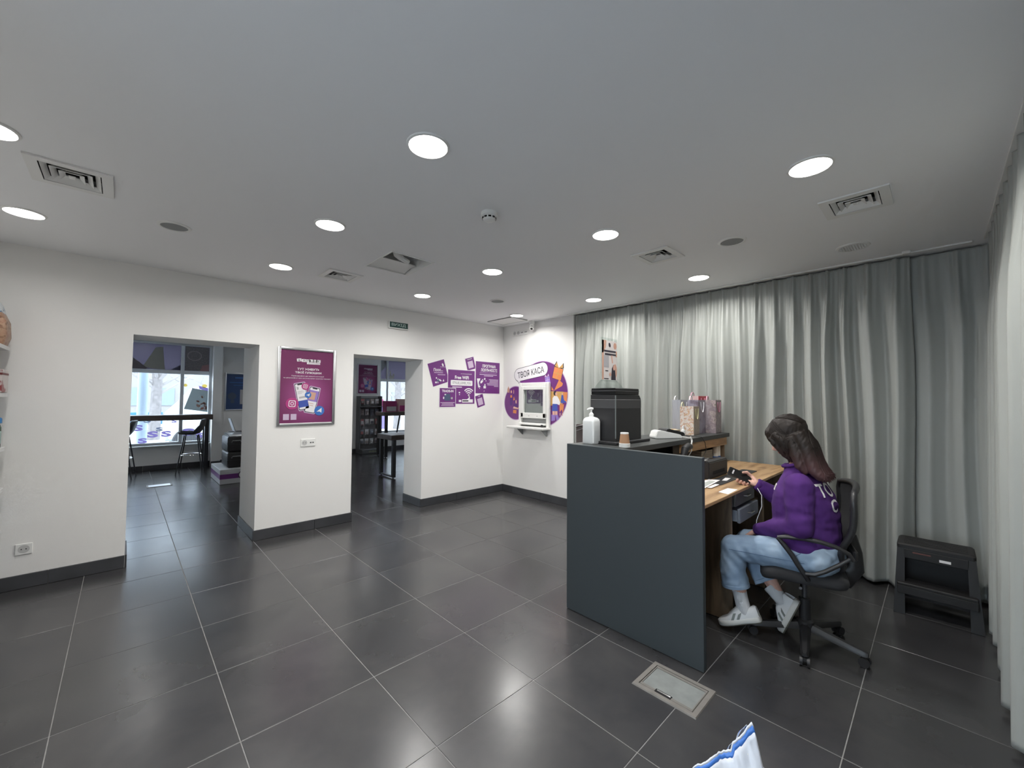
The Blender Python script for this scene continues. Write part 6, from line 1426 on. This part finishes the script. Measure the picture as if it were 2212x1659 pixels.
# accessory rack
t = thing('accessory_rack', 'tall grey rack of hanging accessories by the far window', 'rack', (4.90, 10.72, 0))
RK = mat('rack_grey', (0.12, 0.125, 0.135), 0.5)
b = B(); b.box(-0.30, 0.30, 0.17, 0.20, 0.002, 1.54); b.build('back_panel', mat('rack_back', (0.30, 0.31, 0.32), 0.6), t, smooth=None)
for sx in (-1, 1): b = B(); b.box(sx*0.30-0.018, sx*0.30+0.018, -0.02, 0.20, 0.10, 1.54); b.build('side_panel', RK, t, smooth=None)
b = B(); b.box(-0.315, 0.315, -0.22, 0.20, 0.002, 0.115, bev=0.004); b.build('base_box', RK, t, smooth=None)
q = thing('base_print', None, None, (0, -0.2205, 0.06), WALL_A); q.parent = t
text(q, '#dbd', -0.02, 0.0, 0.22, mat('lime_print', (0.35, 0.40, 0.20), 0.5), 0.0008, bold=0.0, h=0.05)
rnd = random.Random(3); PK = [mat('pack_%d' % k, c, 0.45) for k, c in enumerate([(0.60, 0.61, 0.62), (0.30, 0.33, 0.40), (0.16, 0.17, 0.21), (0.45, 0.40, 0.40), (0.65, 0.65, 0.68), (0.50, 0.22, 0.23)])]
for r_, z in enumerate((0.20, 0.45, 0.73, 1.00, 1.28)):
    b = B(); b.tube([(-0.28, 0.10, z+0.19), (0.28, 0.10, z+0.19)], 0.006, 6); b.build('hang_bar', STEEL, t)
    if r_ == 4: b = B(); b.box(-0.33, 0.33, -0.12, 0.17, z-0.03, z-0.01); b.build('rack_shelf', RK, t, smooth=None)
for r_, z in enumerate((0.20, 0.45, 0.73, 1.00, 1.28)):
    for k in range(4):
        p_ = thing('blister_pack', 'small accessory pack hanging on the grey rack, row %s, %s in the row' % (('lowest', 'second lowest', 'middle', 'second highest', 'top')[r_], ('leftmost', 'second', 'third', 'rightmost')[k]), 'pack', (4.90-0.21+k*0.14, 10.72+0.07, z), group='packs on the accessory rack')
        hh = rnd.uniform(0.13, 0.18); b = B(); b.box(-0.05, 0.05, -0.004, 0.004, 0.185-hh, 0.185); b.build('card', rnd.choice(PK), p_, smooth=None)
        b = B(); b.box(-0.035, 0.035, -0.03, -0.005, 0.185-hh+0.02, 0.13, bev=0.008); b.build('product', rnd.choice(PK), p_, smooth=None)
# tables seen through the right opening
def table(label, x0, x1, y0, y1, zt, th, top_m):
    t = thing('display_table', label, 'table', (0, 0, 0))
    b = B(); b.box(x0, x1, y0, y1, zt-th, zt, bev=0.004); b.build('table_top', top_m, t, smooth=None)
    for x in (x0+0.07, x1-0.07):
        for y in (y0+0.04, y1-0.04):
            b = B(); b.box(x-0.032, x+0.032, y-0.03, y+0.03, 0.02, zt-th); b.build('leg', STEEL, t, smooth=None)
        b = B(); b.box(x-0.025, x+0.025, y0+0.07, y1-0.07, 0.02, 0.045); b.build('leg_brace', STEEL, t, smooth=None)
    for x in (x0+0.07, x1-0.07):
        for y in (y0+0.05, y1-0.05):
            b = B(); b.lathe([(0.016, 0.001), (0.018, 0.004), (0.008, 0.02)], c=(x, y, 0), seg=14); b.build('foot', CHROME, t)
    return t
TT = mat('table_top_grey', (0.42, 0.43, 0.45), 0.3)
tb = table('nearer display table with pale top seen through the right opening', 3.60, 5.2, 6.98, 7.56, 0.80, 0.09, WALNUT)
b = B(); b.box(3.602, 5.198, 6.982, 7.558, 0.8002, 0.803); b.build('top_sheet', TT, tb, smooth=None)
table('farther display table with products in front of the window', 4.70, 6.3, 9.50, 10.0, 1.135, 0.09, WALNUT)
b = None
tb2 = bpy.data.objects['display_table.001']
b = B(); b.tube([(5.25, 9.75, 1.04), (5.07, 9.75, 0.02)], 0.022, 8); b.build('slanted_brace', STEEL, tb2)
for k, (x, m_, lab) in enumerate(((4.96, mat('box_magenta', (0.28, 0.03, 0.13), 0.4), 'magenta product box on the farther display table'), (5.32, mat('box_pinkwhite', (0.6, 0.42, 0.40), 0.4), 'pink and white product box beside the magenta one'), (5.72, mat('box_teal', (0.05, 0.15, 0.22), 0.4), 'teal product box at the right of the farther table'))):
    t = thing('product_box', lab, 'box', (x, 9.75, 1.136)); h_ = (0.28, 0.33, 0.25)[k]
    b = B(); b.box(-0.15, 0.15, -0.10, 0.10, 0.001, h_, bev=0.003); b.build('carton', m_, t, smooth=None)
    b = B(); b.box(-0.13, 0.13, -0.1015, -0.0995, 0.02, h_*0.5); b.build('front_print', P['grey'] if k != 1 else P['magenta'], t, smooth=None)

# decals on the far windows (inside of the glass): local x right, y up
q = thing('window_decals', 'violet S letters and food pictures stuck on the far shop window', 'window decal', (0, YF+0.088, 0), WALL_A)
LIL = translucent_mat('decal_violet', (0.13, 0.10, 0.24)); GRY = translucent_mat('decal_grey', (0.10, 0.11, 0.15))
for x, y, w, m_ in ((0.22, 0.86, 0.16, LIL), (0.36, 1.0, 0.11, GRY), (0.45, 0.72, 0.17, LIL), (0.55, 0.82, 0.11, GRY), (0.66, 0.72, 0.16, LIL), (0.78, 0.98, 0.09, LIL), (1.02, 0.74, 0.2, LIL), (0.30, 0.60, 0.14, LIL), (1.22, 0.66, 0.14, LIL)):
    text(q, 'S', x, y, w, m_, 0.001, h=w*0.75, bold=0.05, name='letter_decal')
flat(q, 'board_picture', [[(0.93, 1.23), (1.06, 1.68), (1.335, 1.62), (1.335, 1.16)]], translucent_mat('decal_board', (0.075, 0.085, 0.085)), 0.0005, 0)
rnd = random.Random(9); SAL = [translucent_mat('decal_pale_salmon', (0.50, 0.33, 0.28)), translucent_mat('decal_salmon', (0.42, 0.19, 0.16))]
for k in range(16):
    cx, cy = 1.24+rnd.uniform(-0.10, 0.085), 1.36+rnd.uniform(-0.13, 0.15)
    flat(q, 'petal_picture', [turn(disc(cx, cy, 0.03, 0.018, 10), rnd.uniform(0, 3), (cx, cy))], SAL[k % 2], 0.0012+0.00005*k, 0)
flat(q, 'round_picture', [disc(0.945, 1.735, 0.030, 0.033, 20), disc(1.27, 1.725, 0.045, 0.040, 20)], translucent_mat('decal_yellow', (0.5, 0.36, 0.08)), 0.0012, 0)
flat(q, 'violet_patch', [[(1.18, 1.66), (1.17, 1.73), (1.335, 1.68), (1.335, 1.61)]], LIL, 0.0003, 0)
q2 = thing('film_prints', 'large faded food pictures printed on the upper window film', 'window decal', (0, YF+0.088, 0), WALL_A)
flat(q2, 'wedge_picture', [[(0.26, 2.10), (0.45, 2.50), (0.56, 2.52), (0.60, 2.05), (0.40, 2.06)]], translucent_mat('film_cream', (0.30, 0.29, 0.25), 0.2, 0.18), 0.0006, 0)
flat(q2, 'slope_picture', [[(-0.1, 2.05), (-0.1, 2.35), (0.10, 2.28), (0.35, 2.05)]], translucent_mat('film_brown', (0.14, 0.12, 0.13), 0.2, 0.18), 0.0008, 0)
flat(q2, 'dark_corner', [[(0.70, 2.05), (0.85, 2.17), (0.85, 2.05)]], translucent_mat('film_dark', (0.07, 0.065, 0.10), 0.2, 0.18), 0.0008, 0)
flat(q2, 'speckled_picture', [rect(0.925, 1.335, 2.05, 2.565)], ramp_mat('film_speckle', [(0.35, (0.13, 0.12, 0.13)), (0.6, (0.20, 0.18, 0.19)), (0.75, (0.26, 0.22, 0.22))], 40, 0.25), 0.0006, 0)
b = B(); b.ring_loft([[(x, y, 0.0012) for x, y in disc(1.08, 2.37, 0.125, 0.105, 40)], [(x, y, 0.0012) for x, y in disc(1.08, 2.37, 0.108, 0.09, 40)]], cap=False); b.build('ring_picture', translucent_mat('film_ring', (0.38, 0.33, 0.33), 0.2, 0.18), q2, smooth=None)
flat(q2, 'rose_patch', [[(1.18, 2.05), (1.22, 2.17), (1.335, 2.20), (1.335, 2.05)]], translucent_mat('film_rose', (0.36, 0.20, 0.21), 0.2, 0.18), 0.0010, 0)
q3 = thing('film_prints', 'pale hand print and shapes on the right window film', 'window decal', (0, YF+0.088, 0), WALL_A)
flat(q3, 'hand_picture', [disc(5.66, 2.10, 0.09, 0.05, 20), turn(disc(5.62, 2.22, 0.025, 0.08, 16), 0.1, (5.62, 2.22)), disc(5.72, 2.17, 0.03, 0.035, 16)], translucent_mat('film_hand', (0.48, 0.47, 0.42), 0.2, 0.18), 0.0006, 0)
flat(q3, 'grey_shape', [[(5.33, 2.25), (5.48, 2.4), (5.48, 2.56), (5.33, 2.56)]], translucent_mat('film_grey', (0.22, 0.23, 0.25), 0.2, 0.18), 0.0006, 0)
flat(q3, 'pink_flower_picture', [disc(5.345, 1.36, 0.10, 0.11, 24)], translucent_mat('film_pink', (0.5, 0.10, 0.24)), 0.0010, 0)
flat(q3, 'violet_strip', [rect(5.325, 5.48, 0.60, 1.25)], translucent_mat('film_lilac', (0.35, 0.28, 0.52)), 0.0006, 0)

# ------------------------------------------------------------------ outside the shop
b = B(); b.box(-60, 60, -60, 90, -0.4, -0.15); o = b.build('ground', mat('pavement', (0.50, 0.51, 0.53), 0.8, noise_amt=0.12, noise_scale=0.8)); tag(o, 'pale pavement outside the shop windows', kind='structure')
def tree(label, x, y, h, seed):
    rnd = random.Random(seed); t = thing('bare_tree', label, 'tree', (x, y, -0.15), group='bare street trees outside')
    b = B(); b.tube([(0, 0, 0), (0.05, 0, h*0.3), (0.0, 0.1, h*0.6), (0.1, 0, h)], [0.20, 0.16, 0.12, 0.04], 10); b.build('trunk', mat('bark', (0.15, 0.135, 0.13), 0.9, noise_amt=0.3), t)
    b = B()
    for k in range(44):
        z = rnd.uniform(h*0.22, h*0.95); a_ = rnd.uniform(0, 2*PI); L = rnd.uniform(1.0, 2.6)*(1.1-z/h*0.5)
        p0 = Vector((0.05, 0, z)); p1 = p0+Vector((math.cos(a_)*L*0.5, math.sin(a_)*L*0.5, L*0.35)); p2 = p1+Vector((math.cos(a_+0.4)*L*0.5, math.sin(a_+0.4)*L*0.5, L*0.3))
        b.tube([p0, p1, p2], [0.06, 0.035, 0.012], 5)
        for j in range(4):
            q0 = p0.lerp(p2, rnd.uniform(0.4, 1)); b.tube([q0, q0+Vector((rnd.uniform(-0.6, 0.6), rnd.uniform(-0.6, 0.6), rnd.uniform(-0.1, 0.6)))], [0.02, 0.006], 4)
    b.build('branches', mat('twig', (0.24, 0.22, 0.21), 0.9), t)
tree('bare street tree left of the window mullion', 0.86, 20.5, 7.0, 1); tree('bare street tree behind the window mullion', 3.3, 25.0, 7.5, 2); tree('bare street tree seen through the right opening', 10.6, 20.0, 7.0, 4); tree('second bare street tree through the right opening', 15.4, 25.0, 8.0, 6)
t = thing('lamp_post', 'pale round post just outside the far window', 'post', (0.32, 12.6, -0.15))
b = B(); b.lathe([(0.14, 0), (0.14, 0.3), (0.10, 0.35), (0.09, 5.5)], seg=20); b.build('shaft', mat('post_pale', (0.22, 0.27, 0.32), 0.5), t)
b = B(); b.lathe([(0.11, 0.30), (0.115, 0.34), (0.11, 0.38)], seg=20); b.build('collar', GREY, t)
t = thing('blue_barrier', 'low blue street barrier behind the pale post', 'barrier', (0.85, 27, -0.15))
b = B(); b.box(-0.6, 0.6, -0.1, 0.1, 0.25, 0.85, bev=0.02); b.build('board', mat('kiosk_blue', (0.012, 0.10, 0.22), 0.5), t, smooth=None)
for x in (-0.45, 0.45): b = B(); b.box(x-0.05, x+0.05, -0.25, 0.25, 0.001, 0.25); b.build('foot', GREY, t, smooth=None)
t = thing('white_van', 'white van parked outside the far window', 'van', (1.95, 16.2, -0.15))
VW = mat('van_white', (0.48, 0.51, 0.51), 0.35)
b = B(); b.prism([(-1.05, 0.35), (2.6, 0.35), (2.6, 1.95), (-0.35, 1.95), (-0.62, 1.55), (-1.02, 1.10)], -0.9, 0.9, Matrix(((1, 0, 0, 0), (0, 0, 1, 0), (0, 1, 0, 0), (0, 0, 0, 1)))); bmesh.ops.bevel(b.bm, geom=b.bm.edges[:], offset=0.06, segments=2, affect='EDGES'); b.build('body', VW, t)
b = B(); b.box(-0.25, 0.35, -0.915, -0.89, 1.2, 1.7, bev=0.03); b.box(0.5, 1.3, -0.915, -0.89, 1.2, 1.7, bev=0.03); b.build('side_window', mat('van_glass', (0.32, 0.40, 0.42), 0.1), t)
for x in (-0.55, 1.9):
    for y in (-0.85, 0.85):
        b = B(); b.lathe([(0.10, -0.11), (0.33, -0.11), (0.35, -0.08), (0.35, 0.08), (0.33, 0.11), (0.10, 0.11)], c=(x, y, 0.352), seg=24, axis='y'); b.build('wheel', BLACK, t)
b = B(); b.box(-1.08, -0.95, -0.85, 0.85, 0.35, 0.55, bev=0.03); b.build('bumper', GREY, t, smooth=None)
def house(label, x, y, w, h, col, seed):
    t = thing('street_building', label, 'building', (x, y, -0.15)); m_ = mat('facade_%d' % seed, col, 0.8, noise_amt=0.06)
    b = B(); b.box(-w/2, w/2, -3, 3, 0.01, h); b.build('facade', m_, t, smooth=None)
    gm = mat('far_window_glass', (0.16, 0.19, 0.23), 0.15)
    n = int(w/2.2)
    for r_ in range(int(h/2.8)):
        for k in range(n):
            cx = -w/2+(k+0.5)*w/n; b = B(); b.box(cx-0.5, cx+0.5, -3.06, -2.99, 0.9+r_*2.8, 2.3+r_*2.8); b.build('window', gm, t, smooth=None)
    b = B(); b.box(-w/2-0.3, w/2+0.3, -3.3, 3.3, h, h+0.3); b.build('roof', GREY, t, smooth=None)
house('pale apartment block across the street on the left', -3, 46, 22, 9, (0.20, 0.185, 0.175), 1); house('cream apartment block across the street on the right', 26, 48, 26, 11, (0.20, 0.185, 0.16), 2)
